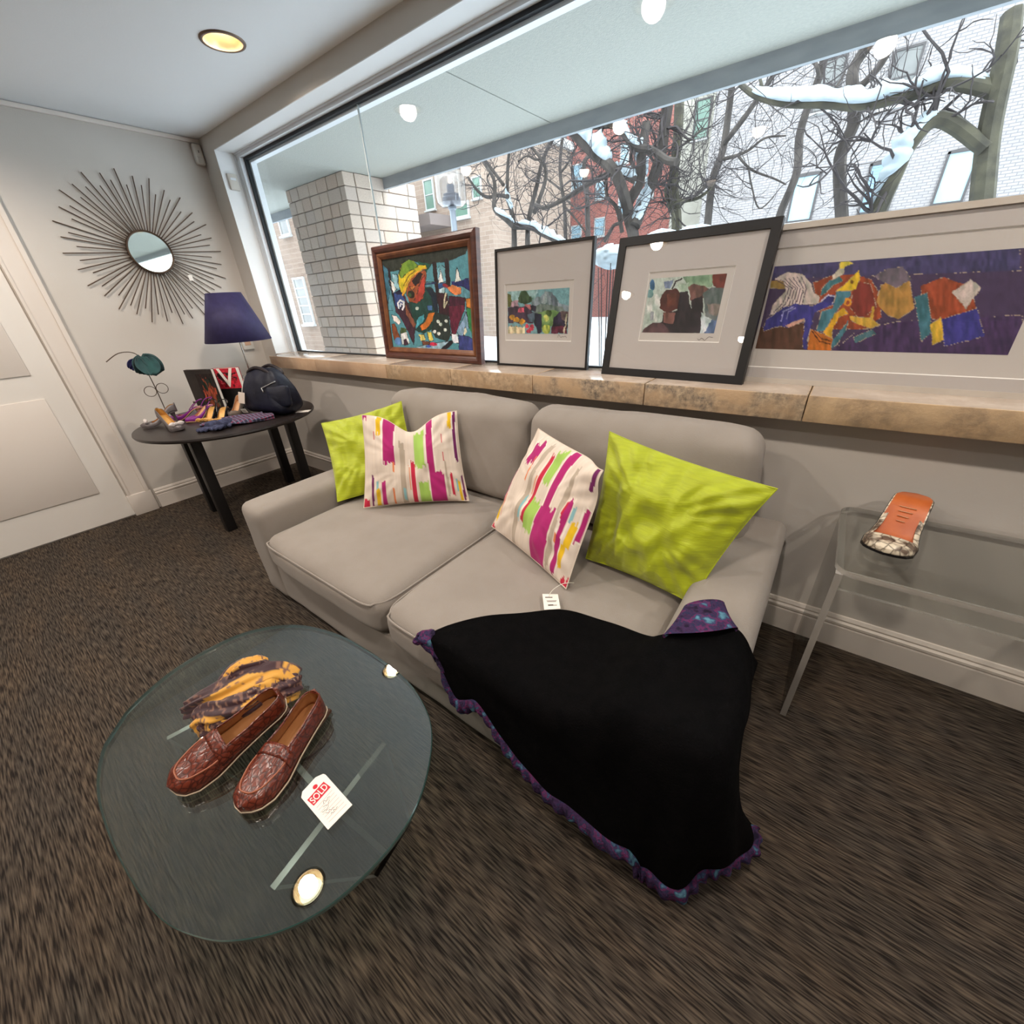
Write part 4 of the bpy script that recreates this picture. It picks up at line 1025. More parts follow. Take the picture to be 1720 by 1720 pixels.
shapes = [
 (P_, (95, 150, 165), [(240, 600), (1465, 560), (1465, 1000), (240, 1000)]),
 (P_, (44, 50, 42), [(230, 260), (1460, 60), (1400, 185), (1330, 215), (1250, 250), (1170, 290), (1080, 300), (1000, 310), (900, 330), (850, 330), (700, 290), (480, 420), (330, 445), (250, 330)]),
 (P_, (24, 84, 64), [(730, 290), (930, 330), (880, 410), (830, 470), (760, 350)]),
 (P_, (60, 110, 130), [(245, 330), (310, 400), (330, 700), (280, 900), (260, 600)]),
 (L_, (36, 28, 34), [(330, 400), (340, 560), (360, 760), (400, 1000)], 16), (L_, (40, 28, 30), [(970, 320), (980, 560), (1000, 800)], 28), (L_, (40, 28, 30), [(1140, 280), (1150, 560), (1140, 640)], 30),
 (P_, (120, 175, 190), [(1000, 420), (1050, 330), (1110, 380), (1120, 570), (1010, 600)]),
 (P_, (36, 40, 98), [(1190, 570), (1300, 560), (1430, 520), (1460, 720), (1350, 640), (1200, 640)]), (L_, (30, 44, 84), [(830, 612), (970, 592)], 13),
 (P_, (44, 84, 140), [(1010, 600), (1110, 590), (1100, 650), (1010, 680)]), (P_, (190, 216, 224), [(1010, 680), (1100, 650), (1090, 740), (1010, 735)]),
 (P_, (236, 238, 234), [(1050, 400), (1085, 575), (1012, 590)]), (P_, (236, 238, 234), [(1280, 370), (1330, 560), (1240, 585)]), (P_, (228, 232, 226), [(340, 560), (380, 600), (415, 690), (365, 745)]),
 (P_, (150, 195, 205), [(370, 470), (440, 480), (450, 680), (415, 690), (370, 560)]),
 (P_, (26, 66, 58), [(560, 900), (780, 660), (900, 650), (975, 760), (985, 1000), (900, 1250), (760, 1330), (640, 1280), (560, 1010)]),
 (P_, (20, 36, 52), [(830, 680), (920, 670), (975, 780), (985, 1000), (940, 1010), (900, 800)]),
 (P_, (62, 36, 52), [(380, 760), (500, 690), (570, 900), (650, 1240), (610, 1500), (560, 1360), (450, 1100), (380, 1000)]),
 (P_, (52, 74, 132), [(375, 740), (470, 690), (530, 850), (440, 990), (380, 920)]), (P_, (26, 28, 60), [(380, 740), (480, 690), (510, 760), (420, 760)]),
 (L_, (228, 230, 234), [(430, 960), (425, 890), (465, 850), (510, 870), (505, 940), (480, 980)], 12), (L_, (228, 230, 234), [(455, 930), (465, 895), (485, 905)], 9),
 (P_, (156, 80, 46), [(560, 640), (700, 470), (835, 410), (855, 480), (825, 650), (785, 820), (690, 892), (590, 862), (555, 760)]),
 (P_, (178, 66, 52), [(760, 580), (835, 470), (815, 720), (740, 860), (640, 880), (700, 760)]), (P_, (196, 120, 60), [(600, 650), (690, 640), (640, 710)]),
 (P_, (42, 30, 30), [(640, 570), (760, 440), (800, 470), (735, 600), (690, 640), (660, 610)]), (E_, (40, 36, 28), (622, 762), 50, 58), (E_, (60, 84, 50), (600, 772), 22, 30),
 (P_, (206, 184, 40), [(455, 650), (455, 490), (520, 330), (620, 258), (700, 300), (740, 350), (850, 345), (862, 395), (770, 415), (670, 500), (590, 610), (530, 770), (480, 720)]),
 (P_, (112, 148, 50), [(468, 480), (530, 320), (620, 262), (715, 312), (735, 372), (600, 440), (500, 540)]), (L_, (222, 158, 58), [(500, 770), (570, 610), (680, 475), (800, 402), (850, 390)], 11), (L_, (120, 84, 30), [(520, 640), (600, 500), (700, 420)], 6),
 (P_, (198, 112, 40), [(850, 1030), (935, 1018), (905, 1130), (830, 1240), (735, 1292), (718, 1222), (800, 1150)]), (P_, (128, 78, 58), [(525, 880), (590, 1050), (665, 1200), (625, 1250), (530, 1060)]),
 (P_, (74, 158, 172), [(700, 1080), (785, 1050), (795, 1120), (690, 1230), (640, 1280)]), (P_, (70, 110, 160), [(835, 920), (910, 915), (905, 985), (840, 1000)]),
 (P_, (52, 26, 34), [(980, 740), (1130, 740), (1150, 1060), (1000, 1040)]), (L_, (196, 190, 160), [(1110, 740), (1080, 850), (1070, 950), (1120, 860)], 9),
 (P_, (98, 30, 54), [(1150, 780), (1375, 800), (1365, 950), (1285, 1150), (1225, 1335), (1160, 1335), (1135, 1000)]), (P_, (66, 22, 44), [(1150, 780), (1375, 800), (1365, 900), (1150, 920)]),
 (P_, (38, 50, 46), [(950, 1020), (1130, 1060), (1150, 1350), (1100, 1440), (930, 1390), (880, 1280)]),
 ] + [(E_, (208, 218, 208), c, 24, 24) for c in ((980, 1150), (1090, 1140), (980, 1325), (922, 1300), (1070, 1270), (1010, 1190), (690, 960))] + [
 (P_, (230, 134, 78), [(1135, 660), (1200, 615), (1270, 650), (1325, 660), (1320, 755), (1240, 768), (1170, 725)]), (L_, (150, 40, 50), [(1090, 620), (1130, 640)], 22),
 (P_, (206, 130, 50), [(1380, 810), (1470, 805), (1470, 965), (1390, 940)]), (P_, (56, 132, 78), [(1390, 950), (1470, 960), (1470, 1400), (1400, 1200)]),
 (P_, (136, 168, 196), [(1235, 1280), (1385, 1000), (1405, 1230), (1290, 1400)]), (P_, (232, 224, 196), [(1320, 1320), (1360, 1220), (1380, 1290), (1340, 1350)]), (P_, (222, 228, 236), [(1155, 1330), (1245, 1330), (1255, 1465), (1165, 1455)]),
 (P_, (58, 68, 128), [(1260, 1350), (1400, 1360), (1475, 1420), (1475, 1585), (1250, 1570)]), (P_, (150, 182, 196), [(650, 1530), (880, 1470), (1120, 1440), (1040, 1570), (650, 1560)]), (L_, (30, 30, 38), [(1030, 1560), (1145, 1455)], 30),
 (P_, (134, 72, 42), [(310, 1200), (360, 1190), (425, 1400), (330, 1440)]), (P_, (228, 222, 216), [(318, 1060), (390, 1080), (445, 1150), (425, 1205), (345, 1150)]),
 (P_, (70, 92, 52), [(440, 1240), (520, 1260), (500, 1400), (430, 1350)]), (E_, (92, 136, 188), (390, 1450), 52, 62), (P_, (222, 226, 226), [(430, 1340), (520, 1310), (555, 1480), (440, 1500)]), (P_, (70, 40, 60), [(470, 1430), (510, 1410), (530, 1500), (470, 1510)]),
 (P_, (224, 204, 116), [(690, 1345), (770, 1340), (785, 1430), (720, 1445)]), (P_, (226, 208, 96), [(808, 1310), (872, 1298), (898, 1430), (840, 1445)]), (E_, (196, 42, 74), (890, 1485), 60, 26), (E_, (60, 90, 170), (820, 1520), 40, 20), (P_, (110, 66, 44), [(730, 1440), (850, 1450), (840, 1490), (740, 1500)])]
art_grid('canvas', -W1 / 2 + .072, W1 / 2 - .072, .072, H1 - .072, .020, 300, 220, quad_colour([(240, 270), (1450, 70), (1465, 1575), (310, 1540)], (84, 146, 158), shapes, .14, wob=5, edge=((34, 28, 32), 4)), OIL, pic)

def print_frame(loc, rot, label, w, h, fw, fd, fmat, window, sheet, colour, res, seed, name='framed_print', fprof=None):
    e = empty(name, loc, rot, label=label, cat='picture')
    V, F = frame_ring(w, h, fprof or [(0, fd), (0, .0), (fw, .0), (fw, fd)]); obj('frame', V, F, fmat, e, smooth=False)
    x0, x1, z0, z1 = window
    # mat board with a window cut in it
    mb = MB(); a, b, c, d_ = -w / 2 + fw, w / 2 - fw, fw, h - fw; y = .008
    s0, s1, t0_, t1_ = sheet
    mb.box((a, y, c), (s0, y + .003, d_)).box((s1, y, c), (b, y + .003, d_)).box((s0, y, c), (s1, y + .003, t0_)).box((s0, y, t1_), (s1, y + .003, d_))
    mb.build('mat_board', MAT_BOARD, e, smooth=False)
    V, F = frame_ring(s1 - s0, t1_ - t0_, [(0, y), (.003, y + .004), (0, y + .004)])
    V = [(p[0] + (s0 + s1) / 2, p[1], p[2] + t0_) for p in V]; obj('mat_bevel', V, F, BEVEL, e, smooth=False)
    MB().box((s0 - .01, y + .004, t0_ - .01), (s1 + .01, y + .006, t1_ + .01)).build('print_sheet', MAT_PAPER, e, smooth=False)
    art_grid('printed_image', x0, x1, z0, z1, y + .0035, res[0], res[1], colour, ART, e)
    MB().box((-w / 2 + fw, fd - .003, fw), (w / 2 - fw, fd, h - fw)).build('backing_board', MAT_BOARD, e, smooth=False)
    MB().box((-w / 2 + fw * .9, .003, fw * .9), (w / 2 - fw * .9, .005, h - fw * .9)).build('glazing', PANE, e, smooth=False)
    return e
# 2 thin black frame, mountain view
sh2 = [(P_, (150, 185, 184), [(225, 600), (600, 580), (560, 720), (225, 760)]), (P_, (128, 144, 150), [(520, 730), (640, 650), (690, 598), (770, 598), (830, 680), (870, 760), (1000, 790), (1000, 920), (560, 900)]),
 (P_, (158, 172, 174), [(690, 600), (730, 600), (700, 760), (640, 760)]), (P_, (92, 104, 112), [(760, 610), (830, 690), (860, 790), (780, 760)]), (P_, (108, 124, 116), [(560, 780), (760, 760), (900, 800), (985, 900), (560, 900)]),
 (P_, (112, 146, 88), [(600, 870), (800, 830), (900, 890), (880, 1000), (650, 1110)]), (P_, (60, 84, 56), [(350, 745), (390, 610), (450, 588), (530, 690), (520, 740), (430, 765)]), (P_, (86, 92, 44), [(225, 615), (268, 640), (278, 790), (225, 800)]),
 (P_, (170, 140, 150), [(270, 740), (350, 720), (360, 800), (260, 840)]), (P_, (196, 120, 122), [(430, 760), (520, 765), (530, 850), (450, 870)]), (P_, (70, 56, 74), [(225, 800), (440, 790), (560, 880), (560, 1010), (225, 1010)]),
 (P_, (206, 92, 112), [(360, 810), (430, 800), (430, 880), (350, 870)]), (P_, (92, 112, 128), [(470, 890), (560, 880), (560, 990), (490, 990)]), (P_, (40, 42, 62), [(555, 880), (640, 890), (640, 1130), (590, 1145), (560, 1010)]),
 (P_, (46, 44, 58), [(510, 780), (580, 780), (580, 860), (510, 850)])] + [(E_, (214, 152, 48), c, 36, 36) for c in ((275, 930), (400, 990), (330, 965))] + [
 (P_, (222, 204, 164), [(228, 1050), (440, 1060), (440, 1145), (228, 1145)])] + [(E_, (150, 110, 60), c, 10, 10) for c in ((270, 1040), (330, 1050), (410, 1040), (300, 1000))] + [(E_, (206, 62, 86), c, 26, 26) for c in ((470, 1050), (510, 1090), (480, 1115), (530, 1050))] + [
 (E_, (170, 182, 84), (705, 1085), 52, 58), (E_, (196, 204, 110), (700, 940), 34, 44), (E_, (70, 92, 52), (740, 880), 36, 44), (P_, (50, 46, 66), [(800, 930), (880, 870), (960, 900), (965, 1060), (770, 1060)]), (P_, (98, 42, 62), [(770, 1050), (965, 1050), (962, 1145), (770, 1145)]),
 (P_, (110, 90, 92), [(880, 860), (985, 850), (965, 1000), (900, 960)]), (L_, (196, 186, 160), [(955, 890), (925, 1140)], 9)]
c2 = quad_colour([(225, 605), (1000, 550), (965, 1145), (225, 1145)], (122, 168, 174), sh2, .2, wob=11)
w2, h2 = .568, .562
pr2 = print_frame((-1.266, 1.908, ZSILL), (-.07, 0, 0), 'square thin black framed print of a mountain landscape', w2, h2, .011, .022, BLACK, (-.212, .162, .165, .368), (-.228, .185, .130, .402), c2, (150, 90), 2)
# 3 wide black frame, watercolour
sh3 = [(P_, (206, 212, 204), [(430, 700), (560, 700), (520, 960), (370, 1000)]), (E_, (70, 110, 150), (452, 610), 24, 56), (E_, (120, 160, 160), (430, 690), 30, 40), (P_, (140, 168, 138), [(740, 535), (1040, 520), (1020, 640), (800, 640)]), (P_, (176, 196, 176), [(690, 600), (800, 590), (790, 680), (715, 680)]),
 (P_, (120, 136, 160), [(560, 580), (660, 560), (620, 640), (570, 650)]), (P_, (150, 156, 160), [(440, 880), (480, 870), (470, 950), (440, 950)]),
 (P_, (54, 49, 52), [(715, 690), (790, 678), (835, 860), (935, 880), (925, 1085), (600, 1085), (355, 1080), (420, 1010), (560, 965), (560, 880), (700, 865)]), (P_, (92, 70, 72), [(380, 1040), (470, 980), (560, 975), (640, 1080), (360, 1080)]),
 (P_, (120, 84, 76), [(560, 880), (680, 880), (660, 990), (570, 980)]), (P_, (84, 50, 44), [(538, 710), (600, 655), (680, 643), (716, 690), (702, 850), (600, 880), (530, 840)]), (P_, (104, 62, 48), [(600, 700), (690, 690), (680, 800), (600, 830)]),
 (P_, (118, 86, 78), [(800, 640), (850, 600), (960, 640), (995, 660), (930, 765), (820, 765)]), (P_, (52, 46, 48), [(830, 760), (935, 720), (940, 890), (835, 880)]),
 (P_, (218, 226, 230), [(925, 880), (960, 920), (1020, 960), (1000, 1085), (915, 1085)]), (P_, (98, 118, 154), [(1010, 960), (1090, 880), (1060, 1090), (950, 1085)]), (P_, (106, 116, 114), [(938, 690), (1020, 640), (1140, 650), (1120, 800), (1050, 960), (960, 920)]), (P_, (140, 128, 120), [(980, 800), (1100, 810), (1060, 920), (990, 900)]),
 (P_, (118, 60, 50), [(1030, 515), (1165, 512), (1140, 650), (1060, 655), (1018, 590)]), (L_, (52, 46, 46), [(640, 640), (680, 580), (730, 550)], 7), (L_, (40, 36, 40), [(725, 700), (715, 860)], 5)]
c3 = quad_colour([(430, 545), (1155, 515), (1040, 1080), (358, 1075)], (188, 200, 190), sh3, .15, wob=7)
pr3 = print_frame((-.569, 1.822, ZSILL), (-.19, 0, -.074), 'watercolour of brown heads in a wide black frame', .607, .548, .032, .026, BLACK, (-.142, .158, .182, .388), (-.150, .185, .148, .412), c3, (150, 100), 3)
# 4 pale frame, figures under an orange sun
Hw = homography([(390, 515), (1477, 437), (1477, 1295), (165, 1265)], [(-.252, 1.446), (.07, 1.446), (.152, 1.172), (-.276, 1.173)])
Hi = np.linalg.inv(Hw)
A_ = (-.262, .40, 1.173, 1.446)
sh4 = [(P_, (74, 70, 108), [(100, 400), (2600, 200), (2600, 560), (100, 640)]), (P_, (92, 64, 50), [(200, 1080), (640, 1040), (660, 1290), (160, 1270)]), (P_, (160, 130, 70), [(320, 650), (480, 640), (470, 720), (320, 720)]),
 (P_, (76, 58, 94), [(900, 1290), (1100, 1120), (1477, 1020), (2600, 960), (2600, 1400), (900, 1350)]),
 (P_, (154, 74, 46), [(720, 670), (900, 595), (1100, 590), (1250, 640), (1340, 800), (1340, 980), (1200, 1090), (900, 1090), (760, 900)]), (P_, (132, 58, 50), [(1100, 650), (1250, 680), (1300, 900), (1150, 1000), (1060, 900)]),
 (P_, (208, 194, 184), [(355, 635), (480, 572), (620, 590), (700, 680), (725, 760), (780, 790), (770, 860), (680, 865), (560, 870), (440, 920), (325, 965), (360, 860), (470, 740), (440, 655)])]
for k in range(7):
    o_ = k * 38; sh4.append((L_, (92, 76, 92), [(380 + o_, 640 - o_ * .1), (500 + o_ * .7, 720), (440 + o_ * .75, 860 + 8 * k), (360 + o_ * .9, 940 - k * 8)], 4))
sh4 += [(P_, (66, 64, 138), [(290, 1010), (440, 900), (560, 858), (720, 880), (900, 780), (945, 800), (935, 862), (820, 905), (735, 940), (705, 1060), (660, 1275), (630, 1265), (645, 1000), (500, 1080), (420, 1062), (270, 1110)]),
 (P_, (206, 160, 140), [(470, 1060), (640, 990), (640, 1020), (500, 1080)]), (L_, (150, 150, 200), [(430, 1020), (450, 930), (540, 890)], 6), (L_, (150, 150, 200), [(480, 1000), (500, 930), (560, 900)], 5), (E_, (50, 50, 110), (870, 820), 50, 34), (L_, (200, 196, 220), [(800, 830), (860, 780), (930, 800), (900, 860)], 6),
 (P_, (72, 124, 132), [(870, 650), (960, 600), (995, 650), (900, 690), (840, 760), (790, 785), (800, 720)]), (P_, (76, 128, 142), [(935, 745), (1065, 720), (1065, 790), (960, 890), (885, 1000), (845, 1110), (755, 1110), (800, 930), (900, 900)]),
 (P_, (224, 188, 48), [(925, 750), (1000, 690), (1140, 555), (1148, 640), (1112, 725), (1062, 745)]), (E_, (120, 84, 30), (1075, 665), 16, 18), (E_, (216, 150, 50), (1035, 845), 34, 36), (E_, (150, 70, 45), (1035, 850), 16, 18), (P_, (192, 112, 44), [(700, 1085), (760, 1110), (820, 1135), (905, 1180), (885, 1290), (675, 1280)]),
 (P_, (220, 168, 48), [(880, 1030), (920, 950), (1000, 895), (1045, 950), (960, 980), (905, 1080), (895, 1180), (815, 1125)]), (L_, (90, 50, 30), [(720, 1090), (800, 1170), (890, 1200)], 5), (L_, (90, 50, 30), [(715, 1110), (790, 1200), (880, 1225)], 5),
 (P_, (74, 124, 136), [(1045, 1000), (1025, 1100), (940, 1230), (885, 1270), (900, 1190), (995, 1080)]), (P_, (214, 196, 70), [(965, 480), (1040, 470), (1085, 492), (1010, 520), (1000, 565), (955, 560)]), (P_, (206, 196, 176), [(960, 540), (1010, 540), (990, 590), (900, 640), (890, 600)]),
 (P_, (206, 166, 68), [(1050, 970), (1230, 985), (1335, 1050), (1240, 1085), (1150, 1050), (1060, 1010)]), (L_, (206, 166, 68), [(1255, 1000), (1270, 890)], 12), (P_, (176, 134, 70), [(1295, 850), (1340, 690), (1477, 640), (1600, 640), (1640, 900), (1500, 1000), (1390, 960)]),
 (P_, (112, 102, 112), [(1270, 610), (1400, 540), (1540, 520), (1620, 640), (1477, 720), (1340, 650)]), (P_, (82, 120, 128), [(1090, 1160), (1260, 1090), (1300, 1130), (1100, 1220)]),
 (P_, (158, 76, 48), [(1700, 700), (1900, 620), (2150, 700), (2200, 950), (1950, 1060), (1720, 960)]), (P_, (70, 120, 132), [(1640, 800), (1760, 760), (1800, 1100), (1700, 1200)]), (P_, (66, 64, 138), [(1880, 1000), (2200, 900), (2260, 1150), (1900, 1240)]), (P_, (208, 194, 184), [(1980, 760), (2150, 640), (2240, 720), (2100, 900)]), (P_, (216, 176, 60), [(1780, 1050), (1880, 980), (1900, 1180), (1800, 1230)])]
def c4(u, v):
    x = A_[0] + u * (A_[1] - A_[0]); zz = A_[3] + v * (A_[2] - A_[3])
    a, b = warp(Hi, x, zz); return paint(a, b, (78, 64, 92), sh4, .13, 4, ((176, 160, 140), 2.2))
PALE = pm('pale_frame', S(196, 186, 174), S(186, 176, 164), scale=8, rough=.5)
cx4 = .068
pr4 = print_frame((cx4, 1.868, ZSILL), (-.135, 0, -.03), 'large pale framed print of winged figures under an orange sun', .90, .522, .018, .024, PALE, (A_[0] - cx4, A_[1] - cx4, .121, .396), (A_[0] - cx4 - .06, A_[1] - cx4 + .06, .055, .452), c4, (220, 100), 4)
# pencilled signatures under two prints
def scribble(parent, x, z, s, seed):
    rr = random.Random(seed); pts = [(x + s * i * .13, .0114, z + s * rr.uniform(-.12, .22) * (1.4 if i in (1, 4) else .6)) for i in range(9)]
    MB().tube(spline(pts, 40), .0007, 4).build('signature', INK, parent)
scribble(pr2, .105, .150, .05, 1); scribble(pr3, .100, .163, .055, 4)

# ------------------------------------------------------------------ glass coffee table
ZT = .40
ct_pts = [(-1.40, -.075), (-1.462, .067), (-1.448, .245), (-1.338, .376), (-1.172, .442), (-.986, .462), (-.805, .457), (-.682, .424), (-.606, .378), (-.541, .30), (-.504, .22), (-.496, .132), (-.513, .035), (-.551, -.038), (-.606, -.096), (-.664, -.135), (-.759, -.172), (-.89, -.19), (-1.04, -.196), (-1.19, -.186), (-1.32, -.145)]
pp = ct_pts[-3:] + ct_pts + ct_pts[:3]
out = spline([(a, b, 0) for a, b in pp], 27 * 8)[3 * 8:-3 * 8 - 1, :2]
k_ = len(out)
ct = empty('coffee_table', (-.97, .13, 0), label='glass coffee table with rounded top on clear acrylic panels', cat='table')
co = np.array(ct.location)
TOPG = clear_mat('table_glass', (.84, .92, .90, 1), .16, boost=1.0)
EDGEG = pm('table_glass_edge', S(60, 92, 86), rough=.12, spec=.6); EDGEG.node_tree.nodes['Principled BSDF'].inputs['Transmission Weight'].default_value = .35
cen = out.mean(0); V = []
for f_, zz in ((.995, ZT), (1.0, ZT - .002), (1.0, ZT - .011), (.995, ZT - .013)):
    V += [(cen[0] + (p[0] - cen[0]) * f_, cen[1] + (p[1] - cen[1]) * f_, zz) for p in out]
F = [tuple(range(k_)), tuple(range(3 * k_, 4 * k_))[::-1]] + [(r * k_ + i, (r + 1) * k_ + i, (r + 1) * k_ + (i + 1) % k_, r * k_ + (i + 1) % k_) for r in range(3) for i in range(k_)]
o = obj('glass_top', V, F, [TOPG, EDGEG], ct, smooth=False, off=co, fmat=[0, 0] + [1] * (3 * k_))
ACR = clear_mat('clear_acrylic', (.93, .94, .93, 1), .045)
ACE = pm('acrylic_edge', S(196, 190, 182), rough=.15, spec=.6); ACE.node_tree.nodes['Principled BSDF'].inputs['Transmission Weight'].default_value = .45
def slab(mb, a, b, z0, z1, t, a2=None, b2=None):
    a = np.array(a); b = np.array(b); d_ = (b - a) / np.linalg.norm(b - a); n_ = np.array([-d_[1], d_[0]]) * t / 2
    al = a if a2 is None else np.array(a2); bl = b if b2 is None else np.array(b2)
    V = [(*(al - n_), z0), (*(bl - n_), z0), (*(bl + n_), z0), (*(al + n_), z0), (*(a - n_), z1), (*(b - n_), z1), (*(b + n_), z1), (*(a + n_), z1)]
    F = [(0, 3, 2, 1), (4, 5, 6, 7), (0, 1, 5, 4), (1, 2, 6, 5), (2, 3, 7, 6), (3, 0, 4, 7)]
    n0 = len(mb.v); mb.v += [tuple(v) for v in V]; mb.f += [tuple(i + n0 for i in f) for f in F]; mb.m += [1, 1, 0, 1, 0, 1]
for a, b, a2, b2 in (((-.640, -.025), (-.700, .295), (-.673, .15), (-.700, .295)), ((-1.205, -.040), (-1.130, .300), (-1.18, .06), (-1.13, .30)), ((-1.165, .13), (-.680, .13), (-1.165, .16), (-.69, .2))):
    mb = MB(); slab(mb, a, b, 0.0, ZT - .013, .014, a2, b2); mb.build('acrylic_panel', [ACR, ACE], ct, off=co, smooth=False)

# ------------------------------------------------------------------ shoes
def shoe(name, label, group, loc, rot, L, W, upper, inner, sole, heel_h=.0, heel_w=.06, open_s=.55, hgt=(.058, .048, .052, .030), parts=(), toe=(.92, .62), soleth=.008, cat='shoe'):
    e = empty(name, loc, rot, label=label, cat=cat, group=group)
    ns, nt_ = 44, 25; s = np.linspace(0, 1, ns) ** .95
    wv = W / 2 * np.interp(s, [0, .015, .05, .12, .3, .5, .7, .85, .94, .985, 1], [0, .36, .58, .72, .76, .82, 1.0, toe[0], toe[1], toe[1] * .5, .0])
    z0 = heel_h * (1 - smoothstep((s - .12) / .58)) + .006 * smoothstep((s - .8) / .2)
    hv = np.interp(s, [0, .1, .35, open_s, .75, .92, 1], [hgt[0], hgt[0], hgt[1], hgt[2], (hgt[2] + hgt[3]) / 2, hgt[3], hgt[3] * .55])
    V = []
    for i in range(ns):
        for j in range(nt_):
            a = pi * j / (nt_ - 1); c = cos(a); y = wv[i] * np.sign(c) * abs(c) ** .6
            V.append((s[i] * L, y, z0[i] + soleth + hv[i] * abs(sin(a)) ** .75))
    F = []
    lo, hi = int(nt_ * .30), int(nt_ * .70) - 1
    for i in range(ns - 1):
        for j in range(nt_ - 1):
            if s[i] < open_s and s[i] > .02 and lo <= j <= hi: continue
            F.append((i * nt_ + j, i * nt_ + j + 1, (i + 1) * nt_ + j + 1, (i + 1) * nt_ + j))
    up = obj('upper', V, F, [upper, inner], e); md = up.modifiers.new('thickness', 'SOLIDIFY'); md.thickness = .0025; md.offset = -1; md.material_offset = 1
    def outline(k, zz):
        return [(s[i] * L, wv[i] * k, z0[i] + zz) for i in range(ns)] + [(s[i] * L, -wv[i] * k, z0[i] + zz) for i in range(ns)]
    V = []; F = []
    for zz in (0, soleth):
        V += outline(1.03, zz)
    q = 2 * ns
    for i in range(ns - 1):
        F += [(i, i + 1, ns + i + 1, ns + i), (q + i, q + ns + i, q + ns + i + 1, q + i + 1), (i, q + i, q + i + 1, i + 1), (ns + i, ns + i + 1, q + ns + i + 1, q + ns + i)]
    obj('sole', V, F, sole, e, smooth=False)
    V = outline(.93, soleth + .003); F = [(i, ns + i, ns + i + 1, i + 1) for i in range(ns - 1)]
    obj('insole', V, F, inner, e)
    if heel_h > .0:
        if heel_h > .03:
            MB().tube([(.035, 0, heel_h), (.03, 0, heel_h * .6), (.024, 0, .0)], [heel_w * .42, heel_w * .2, heel_w * .12], 12).build('heel', sole, e)
        else:
            MB().rbox((.004, -W * .36, 0), (L * .24, W * .36, heel_h + .001), .006, 2).build('heel', sole, e)
    return e, s, wv, z0, hv
CROC = None
def croc_mat():
    m, nt, b = new_mat('croc_leather'); N = nt.nodes.new; L = nt.links.new
    tc = N('ShaderNodeTexCoord'); mp = N('ShaderNodeMapping'); mp.inputs['Scale'].default_value = (1, 1.5, 1.2); L(tc.outputs['Object'], mp.inputs[0])
    vo = N('ShaderNodeTexVoronoi'); vo.feature = 'DISTANCE_TO_EDGE'; vo.inputs['Scale'].default_value = 64; L(mp.outputs[0], vo.inputs['Vector'])
    r = N('ShaderNodeValToRGB'); e = r.color_ramp.elements; e[0].position = .0; e[0].color = S(56, 20, 14); e[1].position = .14; e[1].color = S(112, 48, 31)
    L(vo.outputs['Distance'], r.inputs[0]); L(r.outputs[0], b.inputs['Base Color']); b.inputs['Roughness'].default_value = .28; b.inputs['Specular IOR Level'].default_value = .55
    bp = N('ShaderNodeBump'); bp.inputs['Strength'].default_value = .4; bp.inputs['Distance'].default_value = .003; L(vo.outputs['Distance'], bp.inputs['Height']); L(bp.outputs[0], b.inputs['Normal'])
    return m
CROC = croc_mat()
TAN = pm('tan_lining', S(176, 122, 74), S(160, 106, 62), scale=20, rough=.5)
SOLE_BR = pm('brown_sole', S(70, 44, 30), rough=.6)
def loafer(loc, rot, label):
    e, s, wv, z0, hv = shoe('loafer', label, 'brown loafers on the coffee table', loc, rot, .278, .102, CROC, TAN, SOLE_BR, heel_h=.012, open_s=.52, hgt=(.060, .050, .056, .034), toe=(.95, .72), soleth=.008)
    L = .278
    # raised moc seam, saddle strap, welt stitching
    pts = []
    for t in np.linspace(-1, 1, 41):
        ss = .60 + .31 * (1 - abs(t) ** 2.2); i = np.interp(ss, s, np.arange(len(s))); w_ = np.interp(ss, s, wv); h_ = np.interp(ss, s, hv); zz = np.interp(ss, s, z0)
        a = pi / 2 - t * .92; c = cos(a); pts.append((ss * L, w_ * np.sign(c) * abs(c) ** .6, zz + .009 + h_ * abs(sin(a)) ** .75))
    MB().tube(pts, .0022, 6).build('moc_seam', pm('moc_seam_leather', S(150, 84, 56), rough=.4), e)
    V = []; m_ = 21
    for k in range(5):
        ss = .545 + .085 * k / 4; w_ = np.interp(ss, s, wv); h_ = np.interp(ss, s, hv); zz = np.interp(ss, s, z0)
        for j in range(m_):
            a = pi * (.06 + .88 * j / (m_ - 1)); c = cos(a); V.append((ss * L, (w_ + .0022) * np.sign(c) * abs(c) ** .6, zz + .009 + (h_ + .0028) * abs(sin(a)) ** .75))
    o = obj('saddle_strap', V, grid_faces(5, m_), CROC, e); md = o.modifiers.new('thickness', 'SOLIDIFY'); md.thickness = .002
    V = [(s[i] * L, wv[i] * 1.05 * sg, z0[i] + .0075) for sg in (1, -1) for i in (range(len(s)) if sg > 0 else range(len(s) - 1, -1, -1))]
    MB().tube(V, .0018, 5).build('welt', pm('welt_thread', S(196, 176, 150), rough=.6), e)
    rim = [(s[i] * L, sg * wv[i] * cos(pi * .30) ** .6, z0[i] + .0085 + hv[i] * sin(pi * .30) ** .75) for sg in (1, -1) for i in (range(22, 0, -1) if sg > 0 else range(1, 23))]
    MB().tube(rim, .0022, 6).build('collar_binding', CROC, e)
    return e
h2_ = PZ(541, 1180, ZT + .03); t2_ = PZ(436, 1343, ZT)
yaw2 = math.atan2(t2_[1] - h2_[1], t2_[0] - h2_[0])
loafer((h2_[0] - .01, h2_[1], ZT + .001), (0, 0, yaw2), 'brown crocodile leather loafer lying flat nearer the sold tag')
t1_p = PZ(332, 1300, ZT + .01); h1_p = PZ(478, 1176, ZT + .055)
yaw1 = math.atan2(t1_p[1] - h1_p[1], t1_p[0] - h1_p[0])
